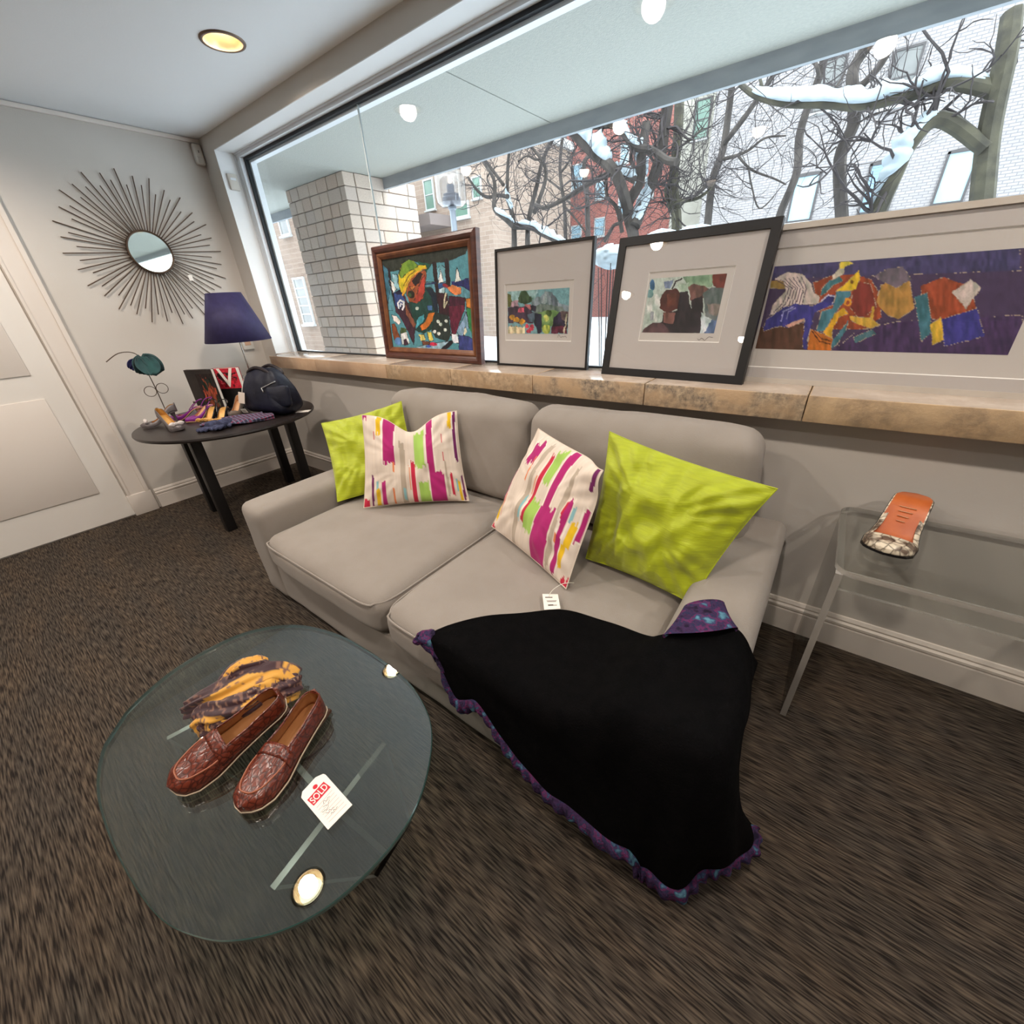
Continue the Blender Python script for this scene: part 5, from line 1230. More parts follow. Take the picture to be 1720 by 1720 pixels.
loafer((h1_p[0], h1_p[1] + .005, ZT + .040), (radians(-10), radians(7), yaw1), 'brown crocodile leather loafer with its heel propped on the other shoe')

# patterned silk scarf bundled behind the loafers
SCARF = vcol_mat('gold_and_plum_silk', rough=.5, spec=.3, bump=.1, bscale=200, sheen=.2)
def cloth_roll(mb, path, width, height, pleats, seed, n=70, k=56, cols=None):
    """a gathered length of cloth: flattened section with lengthwise pleats"""
    P = spline(path, n); V = []
    T = np.gradient(P, axis=0); T /= np.linalg.norm(T, axis=1, keepdims=True)
    for i in range(n):
        f = i / (n - 1); w_ = width * (.75 + .35 * sin(pi * f) + .2 * float(vnoise(f * 5 + seed, seed))) ; h_ = height * (.8 + .4 * float(vnoise(f * 4 + seed * 3, 2)))
        sd = np.cross([0, 0, 1], T[i]); sd /= np.linalg.norm(sd) + 1e-9; upv = np.cross(T[i], sd)
        tw = .5 * sin(f * 4 + seed)
        for j in range(k):
            a = 2 * pi * j / k; rr_ = 1 + .13 * sin(a * pleats + f * 3 + seed) + .09 * sin(a * round(pleats * 1.7) - f * 4) + .10 * (float(vnoise(a * 2 + seed, f * 9)) - .5)
            x_, z_ = w_ * cos(a) * rr_, h_ * sin(a) * rr_
            if cols is not None:
                g_ = sin(a * 2 + f * 2.4 + seed * 1.9) + .9 * (float(vnoise(a * 1.1 + seed * 7, f * 4 + seed)) - .5) * 2; sp_ = float(vnoise(a * 5 + seed * 3, f * 34))
                cols.append(S(214, 156, 62)[:3] if g_ > .45 and sp_ < .74 else (S(120, 84, 70)[:3] if sp_ > .72 else (S(58, 32, 38)[:3] if g_ > -.9 or sp_ < .6 else S(150, 120, 96)[:3])))
            V.append(P[i] + sd * (x_ * cos(tw) - z_ * sin(tw)) + upv * (x_ * sin(tw) * .4 + z_ * cos(tw)))
    mb.add(V, grid_faces(n, k, True) + [tuple(range(k))[::-1], tuple(range((n - 1) * k, n * k))])
sc_ = PZ(410, 1175, ZT)
scarf = empty('silk_scarf', (sc_[0], sc_[1], ZT), label='gold and plum patterned silk scarf bundled beside the loafers', cat='scarf')
mb = MB()
def sp(x, y, h): p = PZ(x, y, ZT + h); return (p[0] - sc_[0], p[1] - sc_[1], p[2] - ZT)
sc_cols = []
cloth_roll(mb, [sp(322, 1190, .02), sp(350, 1176, .04), sp(385, 1164, .05), sp(425, 1148, .06), sp(468, 1138, .05), sp(494, 1146, .03)], .042, .034, 7, 1, cols=sc_cols)
cloth_roll(mb, [sp(378, 1158, .04), sp(398, 1136, .06), sp(425, 1127, .065), sp(450, 1122, .05)], .034, .030, 8, 2, cols=sc_cols)
cloth_roll(mb, [sp(336, 1212, .025), sp(362, 1200, .04), sp(400, 1186, .06), sp(440, 1168, .07)], .036, .030, 6, 4, cols=sc_cols)
cloth_roll(mb, [sp(340, 1228, .02), sp(360, 1216, .025), sp(390, 1206, .04), sp(428, 1194, .04)], .028, .022, 5, 7, cols=sc_cols)
cloth_roll(mb, [sp(430, 1160, .06), sp(455, 1162, .055), sp(478, 1158, .04), sp(496, 1150, .025)], .034, .030, 7, 9, cols=sc_cols)
so_ = obj('scarf_cloth', mb.v, mb.f, SCARF, scarf, colors=np.array(sc_cols))
zmin = min(v.co.z for v in so_.data.vertices)
for v in so_.data.vertices: v.co.z = max(v.co.z, .0015)
# sold tag
tqp = [(543, 1300), (547, 1301.5), (592, 1352), (551, 1394), (506, 1340), (508, 1330), (530, 1306)]
tz = ZT + .0006
pts = [PZ(x, y, tz) for x, y in tqp]; o0 = pts[0]
e = empty('sold_tag', o0, label='white paper tag stamped SOLD in red on the glass table', cat='tag')
flat_card(pts[::-1], .0008, 'card', PAPER, e, o0)
qd = [PZ(x, y, tz + .001) for x, y in ((543.5, 1313), (555.5, 1322), (527, 1353.5), (516, 1344))]      # red box corners: top right, bottom right, bottom left, top left (reading order runs up the slope)
flat_card([qd[0], qd[3], qd[2], qd[1]], .0003, 'stamp_box', REDINK, e, o0)
def text(body, tl, right, down, size, mat, name, parent, off_, fit=None):
    cu = bpy.data.curves.new(name, 'FONT'); cu.body = body; cu.size = 1.0; cu.extrude = .0; cu.align_x = 'CENTER'; cu.align_y = 'CENTER'; cu.offset = .012
    cu.materials.append(mat); t = bpy.data.objects.new(name, cu); COL.objects.link(t)
    r_ = np.array(right, float); d_ = np.array(down, float); nrm = np.cross(r_, -d_); nrm /= np.linalg.norm(nrm)
    m4 = Matrix.Identity(4)
    for i in range(3): m4[i][0] = r_[i] * size; m4[i][1] = -d_[i] * size; m4[i][2] = nrm[i]; m4[i][3] = tl[i] - off_[i]
    me = bpy.data.meshes.new_from_object(t); bpy.data.objects.remove(t)
    if fit:
        xs = [v.co.x for v in me.vertices]; ys = [v.co.y for v in me.vertices]; cx_, cy_ = (min(xs) + max(xs)) / 2, (min(ys) + max(ys)) / 2
        for v in me.vertices: v.co.x = (v.co.x - cx_) / (max(xs) - min(xs)) * fit[0] / size; v.co.y = (v.co.y - cy_) / (max(ys) - min(ys)) * fit[1] / size
    me.transform(m4); o = bpy.data.objects.new(name, me); COL.objects.link(o); o.parent = parent; me.materials.clear(); me.materials.append(mat); return o
rt = qd[0] - qd[3]; wd = np.linalg.norm(rt); rt /= wd; dn = qd[2] - qd[3]; hd = np.linalg.norm(dn); dn /= hd
text('SOLD', sum(qd) / 4 + np.array([0, 0, .0006]), rt, dn, 1.0, PAPER, 'stamp_lettering', e, o0, fit=(wd * .9, hd * .74))
dc = PZ(529.5, 1321.5, tz + .001); MB().lathe([(.0, .0005), (.0055, .0005), (.0055, 0)], n=18).build('red_dot', REDINK, e).location = dc - o0
qp = [PZ(x, y, tz + .001) for x, y in ((557, 1326), (585, 1354), (555, 1384), (531, 1356))]
for k in range(7):
    f0 = k / 7 + .03
    a_, b_ = on_quad(qp, 0.0, 0), 0
    l0 = qp[0] * (1 - f0) + qp[1] * f0; l1 = qp[3] * (1 - f0) + qp[2] * f0; dd = (qp[1] - qp[0]) / np.linalg.norm(qp[1] - qp[0]) * .0006
    flat_card([l0, l1, l1 + dd, l0 + dd], .0002, 'ruled_line', pm('rule_ink', S(196, 150, 146)), e, o0)
rr = random.Random(2)
for k in range(5):
    f0 = k / 7 + .12; l0 = qp[0] * (1 - f0) + qp[1] * f0; l1 = qp[3] * (1 - f0) + qp[2] * f0; a = rr.uniform(.05, .35)
    pts_ = [l1 + (l0 - l1) * (a + i * .05) + (qp[1] - qp[0]) * rr.uniform(-.05, .05) for i in range(9)]
    MB().tube(spline(pts_, 30), .0004, 4).build('handwriting', INK, e, off=o0)

# ------------------------------------------------------------------ round black table and what stands on it
RT = np.array([-3.372, 1.091]); RR, RZ = .555, .74
ESPR = pm('espresso_wood', S(40, 33, 31), S(30, 25, 24), scale=6, stretch=(1, 8, 1), rough=.35, spec=.45)
rt_ = empty('round_table', (RT[0], RT[1], 0), label='round black wooden table in the corner under the sunburst mirror', cat='table')
MB().lathe([(.0, RZ - .026), (RR - .02, RZ - .026), (RR - .004, RZ - .02), (RR, RZ - .012), (RR - .003, RZ - .002), (RR - .01, RZ), (.0, RZ)], n=72).build('table_top', ESPR, rt_)
lf = PZ(352, 846, 0)
for x, y in ((-3.23, .79), (-3.74, 1.49), (-3.285, 1.44), (-3.70, .86)):
    dx, dy = x - RT[0], y - RT[1]
    MB().rbox((dx - .032, dy - .032, 0), (dx + .032, dy + .032, RZ - .026), .005, 2).build('leg', BLACK, rt_)

# table lamp
NAVY = pm('navy_shade', S(52, 46, 84), S(46, 41, 76), scale=30, rough=.6, spec=.3)
CHROME = pm('satin_chrome', S(180, 176, 170), rough=.25, metal=1.0)
lp = empty('table_lamp', (-3.715, 1.452, RZ), label='table lamp with navy tapered shade on a thin metal stem', cat='lamp')
MB().lathe([(.0, 0), (.07, 0), (.072, .006), (.065, .014), (.012, .02), (.0, .02)], n=32).build('base', CHROME, lp)
MB().tube([(0, 0, .018), (0, 0, .772)], .0055, 10).build('stem', CHROME, lp)
V, F = lathe([(.222, .462), (.112, .782)], n=56); F = F[:-2]
o = obj('shade', V, F, NAVY, lp); md = o.modifiers.new('thickness', 'SOLIDIFY'); md.thickness = .003; md.offset = 1
mb = MB()
for r_, z_ in ((.222, .462), (.112, .782)): mb.tube([(r_ * cos(a), r_ * sin(a), z_) for a in np.linspace(0, 2 * pi, 49)], .0028, 6, cap=False)
mb.build('shade_rim', NAVY, lp)
mb = MB()
for a in (0, 2 * pi / 3, 4 * pi / 3): mb.tube([(0, 0, .77), (.111 * cos(a), .111 * sin(a), .775)], .002, 5)
mb.build('spider', CHROME, lp)
MB().lathe([(.0, .50), (.022, .52), (.03, .56), (.022, .60), (.013, .63), (.013, .67), (.0, .67)], n=16).build('bulb', pm('lamp_bulb_glass', S(238, 234, 226), rough=.3), lp)

# wire stand with teal felt flower
WIRE = pm('dark_wire', S(92, 78, 66), rough=.4, metal=.7)
TEAL = pm('teal_felt', S(28, 76, 74), S(20, 58, 62), scale=14, rough=.9, sheen=.3, bump=.2)
NAVYF = pm('navy_felt', S(40, 40, 84), rough=.9)
ws = empty('wire_stand', (-3.80, .845, RZ), label='wire stand with a drooping teal felt flower and two wire rings', cat='stand')
fz = PX(240, 612, -3.80)
MB().lathe([(.0, 0), (.05, 0), (.05, .005), (.0, .006)], n=24).build('base', WIRE, ws)
hN = PX(262, 655, -3.80)[2] - RZ; hF = fz[2] - RZ
MB().tube(spline([(0, 0, .004), (0, 0, hN), (0, -.005, hF - .05), (0, -.004, hF + .02), (.0, -.02, hF + .065), (0, -.06, hF + .085), (0, -.12, hF + .08), (0, -.19, hF + .04)], 40), .003, 7).build('stem', WIRE, ws)
for sg in (-1, 1):
    MB().tube([(0, sg * .036 + .034 * cos(a), hN + .004 * sg + .034 * sin(a)) for a in np.linspace(0, 2 * pi, 33)], .0022, 6, cap=False).build('ring', WIRE, ws)
def petal(mb, c, dirv, up, ln, wd_, curl, seed):
    d_ = np.array(dirv, float); d_ /= np.linalg.norm(d_); u_ = np.array(up, float); sd = np.cross(d_, u_); sd /= np.linalg.norm(sd); u_ = np.cross(sd, d_); V = []
    for i in range(11):
        f = i / 10; w_ = wd_ * sin(pi * min(.97, .08 + .80 * f)) ** .7
        for j in range(9):
            g = j / 4 - 1; V.append(np.array(c) + d_ * ln * f + sd * w_ * g + u_ * (curl * (f ** 2) * ln + .35 * wd_ * g * g - .01 * sin(9 * g + seed) * f))
    mb.add(V, grid_faces(11, 9))
for k, (dv, upv, ln, wd_, cu) in enumerate((((.25, .55, -.75), (.9, -.2, .3), .115, .062, -.15), ((.5, .05, -.8), (.9, .1, .4), .11, .066, -.1), ((.3, -.5, -.75), (.9, .3, .3), .10, .055, -.2), ((.1, .9, -.45), (.8, -.4, .5), .095, .045, -.2), ((-.3, .1, -.9), (-.9, 0, .3), .10, .06, -.1))):
    mb = MB(); petal(mb, (0, .0, hF + .05), (dv[0], dv[1], dv[2] - .35), upv, ln * 1.15, wd_, cu, k); o = mb.build('petal', TEAL, ws, angle=None); o.modifiers.new('thickness', 'SOLIDIFY').thickness = .003
mb = MB(); petal(mb, (0, -.03, hF + .03), (.1, -.75, -.6), (.9, .1, .2), .075, .032, -.1, 3); o = mb.build('leaf', NAVYF, ws, angle=None); o.modifiers.new('thickness', 'SOLIDIFY').thickness = .003

# two art books standing at the back
def book(loc, rot, w, h, t, cover, spine_mat, label):
    e = empty('art_book', loc, rot, label=label, cat='book', group='art books on the round table')
    MB().box((-w / 2 + .003, .003, .003), (w / 2 - .004, t - .003, h - .003)).build('pages', pm('book_pages', S(232, 224, 210), rough=.9), e, smooth=False)
    mb = MB().rbox((-w / 2, 0, 0), (w / 2, .003, h), .001, 1).rbox((-w / 2, t - .003, 0), (w / 2, t, h), .001, 1)
    mb.build('cover', cover, e, smooth=False); MB().rbox((-w / 2 - .002, 0, 0), (-w / 2 + .003, t, h), .001, 1).build('spine', spine_mat, e, smooth=False)
    return e
BK1 = pm('dark_photo_cover', S(28, 24, 24), S(44, 36, 32), scale=10, rough=.3)
def cover_print(e, w, h, x0, x1, z0, z1, cols, seed):
    rr_ = random.Random(seed)
    f = lambda u, v: paint(u * 400, v * 400, cols[0], [('p', cols[1 + k % (len(cols) - 1)], [(rr_.uniform(0, 400), rr_.uniform(0, 400)) for _ in range(5)]) for k in range(7)], .3)
    art_grid('cover_print', x0, x1, z0, z1, -.0006, 40, 50, f, ART, e)
ZB = RZ + .001
b1 = book((-3.70, 1.10, ZB), (0, 0, .50), .225, .30, .03, BK1, BK1, 'dark covered art book with an orange photo, standing open beside the red book')
cover_print(b1, .225, .30, -.03, .105, .02, .27, [(40, 32, 30), (150, 66, 44), (66, 70, 50), (120, 60, 40), (30, 40, 34)], 3)
BK2 = pm('red_cover', S(176, 22, 40), S(150, 18, 34), scale=8, rough=.3)
b2 = book((-3.645, 1.245, ZB), (0, 0, .62), .20, .29, .045, BK2, BK2, 'red art book with a large white letter V on its cover')
MB().box((-.075, -.0012, .0), (.1, -.0002, .145)).build('black_panel', BLACK, b2, smooth=False)
cover_print(b2, .2, .29, -.075, .1, .145, .29, [(196, 44, 60), (60, 24, 28), (214, 84, 92), (180, 30, 46)], 8)
tv = text('V', np.array([.012, -.0022, .215]), (1, 0, 0), (0, 0, -1), .19, PAPER, 'cover_letter', b2, (0, 0, 0))

# shoes on the round table
PEWTER = pm('pewter_leather', S(120, 112, 112), S(96, 90, 90), scale=20, rough=.35, metal=.3)
SATIN = pm('satin_bow', S(206, 196, 192), rough=.3, spec=.5)
GOLDIN = pm('gold_insole', S(206, 156, 84), S(188, 138, 70), scale=30, rough=.4, metal=.2)
TANIN = pm('tan_insole', S(206, 160, 118), rough=.5)
PURP = pm('purple_satin', S(120, 34, 120), rough=.35)
BLKP = pm('black_patent', S(24, 22, 24), rough=.15, spec=.6)
TAUPE_L = pm('taupe_leather', S(112, 98, 88), rough=.5)
def bow(e, x, z, mat, s=1.0):
    mb = MB()
    for sg in (-1, 1):
        V = []
        for i in range(9):
            f = i / 8
            for j in range(8):
                a = 2 * pi * j / 8; V.append((x + .012 * s * cos(a) * sin(pi * f * .9 + .2), sg * .045 * s * f, z + (.004 + .010 * s * sin(pi * f)) * sin(a) + .006))
        mb.add(V, grid_faces(9, 8, True))
    mb.rbox((x - .01 * s, -.008 * s, z), (x + .01 * s, .008 * s, z + .016 * s), .004, 2); mb.build('bow', mat, e)
def on_table(heel, toe, hh):
    a = PZ(*heel, RZ + hh + .045); b = PZ(*toe, RZ + .012); d_ = b - a; yaw = math.atan2(d_[1], d_[0]); m = (a + b) / 2; q = .1125
    return (m[0] - q * cos(yaw), m[1] - q * sin(yaw), ZB), yaw
def pump(loc, yaw, upper, inner, sole, label, group, heel=.07, bowmat=None, roll=0, sling=False, L=.225, open_s=.70, name='pump'):
    hg = (.052, .034, .034, .026) if not sling else (.004, .016, .034, .026)
    e, s, wv, z0, hv = shoe(name, label, group, loc, (roll, 0, yaw), L, .074, upper, inner, sole, heel_h=heel, heel_w=.045, open_s=open_s, hgt=hg, toe=(.86, .46), soleth=.005)
    if bowmat: bow(e, L * .84, np.interp(.84, s, z0) + .036, bowmat)
    if sling:
        pts = [(s[14] * L, wv[14], z0[14] + .02), (L * .1, wv[6] * 1.1, heel + .045), (-.012, 0, heel + .055), (L * .1, -wv[6] * 1.1, heel + .045), (s[14] * L, -wv[14], z0[14] + .02)]
        MB().tube(spline(pts, 30), .003, 6).build('sling_strap', upper, e)
        MB().rbox((L * .1, wv[6] + .002, heel + .036), (L * .1 + .012, wv[6] + .008, heel + .052), .002, 2).build('buckle', CHROME, e)
    return e
g = 'shoes set out on the round table'
pump(*on_table((262, 688), (306, 721), .075), PEWTER, GOLDIN, PEWTER, 'pewter pump with pale bow turned toward the table front', g, .075, SATIN)
pump(*on_table((284, 681), (247, 716), .075), PEWTER, GOLDIN, PEWTER, 'pewter pump with pale bow nearest the left wall', g, .075, SATIN)
pump(*on_table((312, 676), (309, 702), .07), PURP, TANIN, TANIN, 'purple strapped sandal set in front of the dark book', g, .07, None, sling=True)
pump(*on_table((338, 674), (328, 704), .07), PURP, TANIN, TANIN, 'purple strapped sandal nearer the gold shoes', g, .07, None, sling=True)
pump(*on_table((362, 672), (334, 718), .08), BLKP, GOLDIN, BLKP, 'black and gold slingback beside the purple sandals', g, .08, GOLDIN, sling=True)
pump(*on_table((380, 672), (356, 719), .08), BLKP, GOLDIN, BLKP, 'black and gold slingback nearer the plaid scarf', g, .08, GOLDIN, sling=True)
pump(*on_table((403, 664), (388, 699), .07), TAUPE_L, TANIN, TAUPE_L, 'taupe leather pump between the books and the navy bag', g, .07, None)
# plaid scarf folded at the table edge
def plaid_mat():
    m, nt, b = new_mat('plaid_wool'); N = nt.nodes.new; L = nt.links.new
    tc = N('ShaderNodeTexCoord'); ck = []
    for st in ((95, 0, 0), (0, 95, 0)):
        mp = N('ShaderNodeMapping'); mp.inputs['Scale'].default_value = (1, 1, 1); L(tc.outputs['Object'], mp.inputs[0])
        wv_ = N('ShaderNodeTexWave'); wv_.bands_direction = 'X' if st[0] else 'Y'; wv_.inputs['Scale'].default_value = 14; L(mp.outputs[0], wv_.inputs['Vector'])
        r = N('ShaderNodeValToRGB'); r.color_ramp.interpolation = 'CONSTANT'; r.color_ramp.elements[1].position = .72; L(wv_.outputs['Fac'], r.inputs[0]); ck.append(r)
    mx = N('ShaderNodeMix'); mx.data_type = 'RGBA'; L(ck[0].outputs[0], mx.inputs[0]); mx.inputs[6].default_value = S(44, 46, 66); mx.inputs[7].default_value = S(120, 52, 76)
    m2 = N('ShaderNodeMix'); m2.data_type = 'RGBA'; L(ck[1].outputs[0], m2.inputs[0]); L(mx.outputs[2], m2.inputs[6]); m2.inputs[7].default_value = S(96, 96, 118)
    L(m2.outputs[2], b.inputs['Base Color']); b.inputs['Roughness'].default_value = .95; return m
PLAID = plaid_mat()
ps = empty('plaid_scarf', (-3.03, 1.03, RZ), label='dark plaid wool scarf laid along the front edge of the round table', cat='scarf')
mb = MB(); cloth_roll(mb, [(-.16, -.17, .018), (-.10, -.08, .022), (-.04, .02, .022), (.0, .12, .02), (.02, .20, .016)], .055, .016, 3, 5)
cloth_roll(mb, [(-.20, -.10, .018), (-.13, .0, .026), (-.09, .09, .026), (-.06, .17, .02)], .045, .018, 3, 8)
o = mb.build('wool', PLAID, ps, angle=None)
for v in o.data.vertices: v.co.z = max(v.co.z, .001)
gl = empty('knit_gloves', (-3.10, .86, RZ), label='pair of slate blue knit gloves lying in front of the gold shoes', cat='gloves')
GLV = pm('slate_knit', S(70, 74, 100), S(50, 52, 76), scale=60, rough=.95, bump=.3)
for k_, (ox, oy, ya) in enumerate(((0, 0, -1.2), (.06, .05, -1.0))):
    mb = MB(); c, s_ = cos(ya), sin(ya)
    T_ = lambda x, y, z: (ox + x * c - y * s_, oy + x * s_ + y * c, z + k_ * .008)
    mb.tube(spline([T_(-.10, 0, .016), T_(-.03, 0, .018), T_(.0, 0, .017)], 10), [.024, .026, .030, .033, .034, .034, .034, .033, .031, .026], 12)
    for j, (yy, l_) in enumerate(((-.027, .055), (-.009, .068), (.009, .064), (.026, .05))): mb.tube(spline([T_(-.01, yy * .8, .015), T_(.03, yy, .014), T_(l_, yy * 1.25, .011)], 8), [.010] * 7 + [.006], 8)
    mb.tube(spline([T_(-.05, .02, .015), T_(-.03, .045, .013), T_(-.005, .055, .011)], 8), [.011] * 7 + [.006], 8)
    o = mb.build('glove', GLV, gl)
    for v in o.data.vertices: v.co.z = max(v.co.z, .001)
cd = PZ(427, 690, RZ + .03)
e = empty('folded_tag', (-3.26, 1.17, RZ), (0, 0, .5), label='small folded white price tag on the plaid scarf', cat='tag')
mb = MB().box((-.02, 0, .028), (.02, .001, .062)); o = mb.build('card', PAPER, e, smooth=False); o.rotation_euler = (.5, 0, 0)
for k in range(3):
    q = MB().box((-.014, -.0006, .036 + k * .008), (.012, 0, .038 + k * .008)).build('printed_line', INK, e, smooth=False); q.rotation_euler = (.5, 0, 0)
e = empty('paper_card', (-2.985, 1.43, RZ), (0, 0, .7), label='white card lying at the window end of the round table', cat='card')
MB().rbox((-.045, -.03, .0005), (.045, .03, .002), .0006, 1).build('card', PAPER, e)

# navy nylon handbag
NYL = pm('navy_nylon', S(20, 23, 42), S(13, 15, 30), scale=7, rough=.5, spec=.3, bump=.5, bscale=16)
LEATH = pm('dark_leather', S(32, 24, 28), rough=.45)
bag = empty('handbag', (-3.165, 1.325, RZ), (0, 0, .22), label='navy nylon handbag with dark leather handles on the round table', cat='handbag')
V, F = cushion((.42, .23, .29), .075, (.02, .03, .0), 26, 3, .016)
for p in V:
    f = (p[2] + .145) / .29; p[0] *= 1 - .34 * max(0, f) ** 1.6; p[1] *= 1 - .45 * max(0, f) ** 1.6
o = obj('body', V, F, NYL, bag); weld(o); o.location = (0, .0, .147)
mb = MB(); V, F = cushion((.15, .05, .15), .03, (0, .015, 0), 14, 6, .006); o = obj('side_pocket', V, F, NYL, bag); weld(o); o.location = (.16, -.055, .13); o.rotation_euler = (-.2, 0, .6)
ZIP = pm('zip_metal', S(206, 206, 206), rough=.25, metal=1.0)
o = MB().rbox((-.055, -.003, -.004), (.055, .003, .004), .002, 1).rbox((-.060, -.004, -.030), (-.052, .002, .002), .002, 1).build('zip', ZIP, bag); o.location = (.135, -.092, .215); o.rotation_euler = (-.3, -.35, .5)
for yy in (-.035, .045):
    MB().tube(spline([(-.12, yy, .24), (-.10, yy * 1.2, .285), (0, yy * 1.3, .315), (.10, yy * 1.2, .285), (.12, yy, .24)], 24), .011, 8).build('handle', LEATH, bag)
MB().rbox((-.15, -.03, .265), (-.05, .04, .283), .008, 2).build('leather_tab', LEATH, bag)
MB().tube([(-.135 + .014 * cos(a), -.065, .250 + .014 * sin(a)) for a in np.linspace(0, 2 * pi, 21)], .0022, 6, cap=False).build('metal_ring', ZIP, bag)
MB().tube(spline([(-.135, -.068, .236), (-.128, -.10, .20), (-.11, -.128, .165)], 12), .0016, 5).build('tag_chain', STRING, bag)
o = MB().rbox((-.028, -.0012, -.075), (.028, .0012, 0), .001, 1).build('hang_tag', pm('tag_card', S(206, 192, 180), rough=.6), bag); o.location = (-.108, -.135, .165); o.rotation_euler = (-.25, .12, .1)

# ------------------------------------------------------------------ sunburst mirror on the left wall
smr = empty('sunburst_mirror', (XL, 1.247, 1.81), label='round sunburst mirror with thin bronze rays on the left wall', cat='mirror')
RAYM = pm('bronze_ray', S(96, 76, 60), S(76, 60, 50), scale=12, rough=.4, metal=.6)
MIR = pm('mirror_silver', S(225, 228, 222), rough=.02, metal=1.0)
def disc_x(prof, n=48):
    V, F = lathe(prof, n=n); return [(p[2], p[0], p[1]) for p in V], F
V, F = disc_x([(.0, .024), (.126, .024), (.126, .012), (.0, .012)]); obj('mirror_glass', V, F, MIR, smr, smooth=False)
MB().tube([(.022, .130 * cos(a), .130 * sin(a)) for a in np.linspace(0, 2 * pi, 65)], .0075, 8, cap=False).build('rim', RAYM, smr)
rr = random.Random(12); nray = 64; rm = {}
for k in range(nray):
    a = 2 * pi * (k + .5) / nray + rr.uniform(-.012, .012); L1 = (.478, .415, .455, .395)[k % 4]
    key = 'ray_%d' % (k % 4); me = bpy.data.meshes.get(key)
    if me is None:
        v, f = rounded_box((0, .120, -.003), (.006, L1, .003), .0015, 1); me = bpy.data.meshes.new(key); me.from_pydata([tuple(map(float, q)) for q in v], [], f); me.materials.append(RAYM)
    o = bpy.data.objects.new('ray', me); COL.objects.link(o); o.parent = smr; o.location = (.008 + .005 * (k % 2), 0, 0); o.rotation_euler = (a, 0, 0)
tp = PX(319, 463, XL + .03)
e = empty('mirror_tag', tuple(tp), label='small white tag hanging on the sunburst mirror rays', cat='tag')
MB().box((0, -.014, -.034), (.001, .014, .004)).build('card', PAPER, e, smooth=False)
MB().tube([(0, 0, .003), (-.006, -.012, .03)], .0008, 4).build('string', STRING, e)

# wall devices
DEV = pm('device_plastic', S(206, 200, 190), rough=.4)
q = PX(338, 262, XL + .02)
e = empty('motion_sensor', (XL, q[1] - .02, q[2] - .06), label='white motion sensor high in the room corner', cat='sensor')
MB().rbox((0, -.03, 0), (.045, .03, .125), .012, 3).build('body', DEV, e); MB().rbox((.044, -.02, .01), (.048, .02, .05), .002, 1).build('lens', pm('sensor_lens', S(190, 184, 174), rough=.3), e)
MB().rbox((.044, -.003, .07), (.047, .003, .085), .001, 1).build('indicator', INK, e)
q = PX(394, 307, WX0)
e = empty('alarm_contact', (WX0, 1.885, q[2] - .05), label='small white alarm box on the window reveal', cat='sensor')
MB().rbox((0, -.035, 0), (.022, .035, .10), .006, 3).build('body', DEV, e); MB().rbox((.021, -.02, .06), (.0235, .02, .075), .001, 1).build('grille', WHITE_ALU, e)
q = PX(415, 579, XL)
e = empty('thermostat', (XL, q[1], q[2] - .04), label='beige thermostat on the wall behind the lamp', cat='thermostat')
MB().rbox((0, -.045, 0), (.022, .045, .085), .006, 3).build('body', DEV, e); MB().rbox((.021, -.025, .035), (.024, .025, .065), .002, 1).build('dial_window', pm('dial', S(190, 150, 120), rough=.4), e)
# lamp cord behind the table
c_ = [PZ(515, 800, .012), PZ(530, 790, .012), PZ(540, 782, .012)]
pw = [(-3.60, 1.52, .008), (-3.35, 1.66, .008), (-3.10, 1.70, .008), (-2.95, 1.74, .02), (-2.86, 1.795, .16), (-2.84, 1.806, .27)]
o = MB().tube(spline(pw, 40), .004, 6).build('power_cord', BLACK); tag(o, 'thin black power cord on the carpet behind the sofa arm', 'cord')

# ------------------------------------------------------------------ clear acrylic console with a slide shoe
ZA = .65; ax0, ax1, ay0, ay1 = .148, .86, 1.315, 1.795
ac = empty('acrylic_console', ((ax0 + ax1) / 2, (ay0 + ay1) / 2, 0), label='clear acrylic console with rounded top beside the sofa', cat='table')
oc = np.array(ac.location)
def rsheet(x0, x1, y0, y1, r, k=6):
    pts = []
    for cx, cy, a0 in ((x1 - r, y1 - r, 0), (x0 + r, y1 - r, pi / 2), (x0 + r, y0 + r, pi), (x1 - r, y0 + r, 3 * pi / 2)):
        for i in range(k + 1): a = a0 + pi / 2 * i / k; pts.append((cx + r * cos(a), cy + r * sin(a)))
    return pts
pts = rsheet(ax0, ax1, ay0, ay1, .05); k_ = len(pts)
V = [(a, b, ZA) for a, b in pts] + [(a, b, ZA - .016) for a, b in pts]
F = [tuple(range(k_)), tuple(range(k_, 2 * k_))[::-1]] + [(i, k_ + i, k_ + (i + 1) % k_, (i + 1) % k_) for i in range(k_)]
obj('top', V, F, [ACR, ACE], ac, smooth=False, off=oc, fmat=[0, 0] + [1] * k_)
for x in (ax0 + .012, ax1 - .012):
    mb = MB(); slab(mb, (x, ay0 + .005), (x, ay1 - .03), 0, ZA - .016, .018); mb.build('side_panel', [ACR, ACE], ac, off=oc, smooth=False)
mb = MB(); slab(mb, (ax0 + .022, ay0 + .03), (ax1 - .022, ay0 + .03), ZA - .08, ZA - .016, .012); mb.build('front_rail', [ACR, ACE], ac, off=oc, smooth=False)
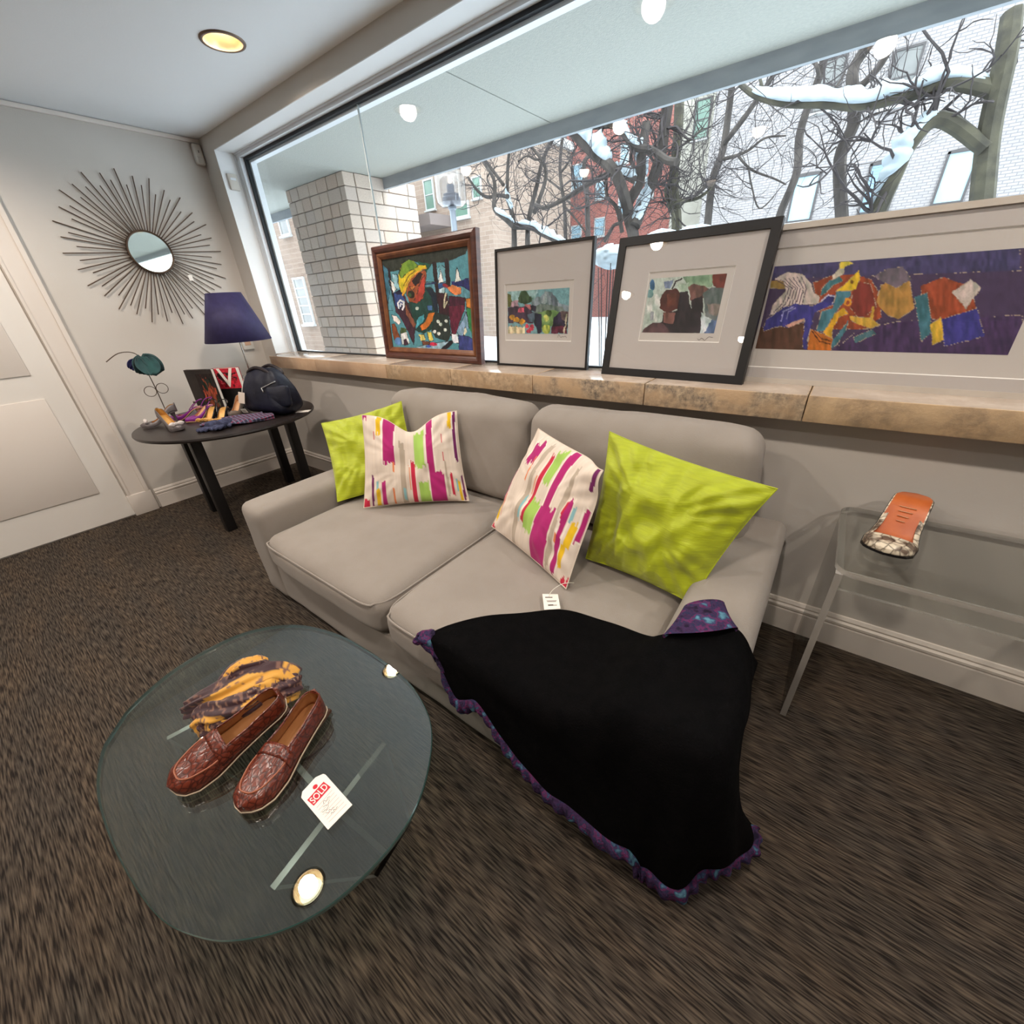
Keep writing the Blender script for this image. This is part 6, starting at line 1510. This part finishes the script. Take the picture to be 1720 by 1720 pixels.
COG = pm('cognac_leather', S(196, 104, 52), S(178, 88, 42), scale=16, rough=.3, spec=.5)
def snake_mat():
    m, nt, b = new_mat('snakeskin'); N = nt.nodes.new; L = nt.links.new
    tc = N('ShaderNodeTexCoord'); vo = N('ShaderNodeTexVoronoi'); vo.feature = 'DISTANCE_TO_EDGE'; vo.inputs['Scale'].default_value = 42; L(tc.outputs['Object'], vo.inputs['Vector'])
    n1 = N('ShaderNodeTexNoise'); n1.inputs['Scale'].default_value = 26; L(tc.outputs['Object'], n1.inputs['Vector'])
    r = N('ShaderNodeValToRGB'); r.color_ramp.elements[0].position = .45; r.color_ramp.elements[0].color = S(224, 210, 186); r.color_ramp.elements[1].position = .56; r.color_ramp.elements[1].color = S(110, 92, 78)
    L(n1.outputs['Fac'], r.inputs[0]); r2 = N('ShaderNodeValToRGB'); r2.color_ramp.elements[0].color = (.2, .17, .14, 1); r2.color_ramp.elements[1].position = .1; L(vo.outputs['Distance'], r2.inputs[0])
    mx = N('ShaderNodeMix'); mx.data_type = 'RGBA'; mx.blend_type = 'MULTIPLY'; mx.inputs[0].default_value = 1; L(r.outputs[0], mx.inputs[6]); L(r2.outputs[0], mx.inputs[7]); L(mx.outputs[2], b.inputs['Base Color']); b.inputs['Roughness'].default_value = .35
    return m
SNK = snake_mat()
tq_ = PZ(1477, 928, ZA + .01)
e, s, wv, z0, hv = shoe('slide_shoe', 'snakeskin toed slide shoe with cognac insole on the clear console', None, (tq_[0] + .075, tq_[1] + .288, ZA + .001), (0, 0, radians(-103)), .30, .130, SNK, COG, BLKP, heel_h=.095, heel_w=.06, open_s=.72, hgt=(.0008, .0008, .030, .026), toe=(.95, .74), soleth=.008)
for k in range(4):
    i = 12 + 2 * k; o = MB().rbox((s[i] * 0.30, -.022 + .003 * k, z0[i] + .0125), (s[i] * .30 + .004, .020 - .004 * k, z0[i] + .0135), .0004, 1).build('gold_stamp', pm('gold_foil', S(230, 190, 150), rough=.2, metal=.6), e)
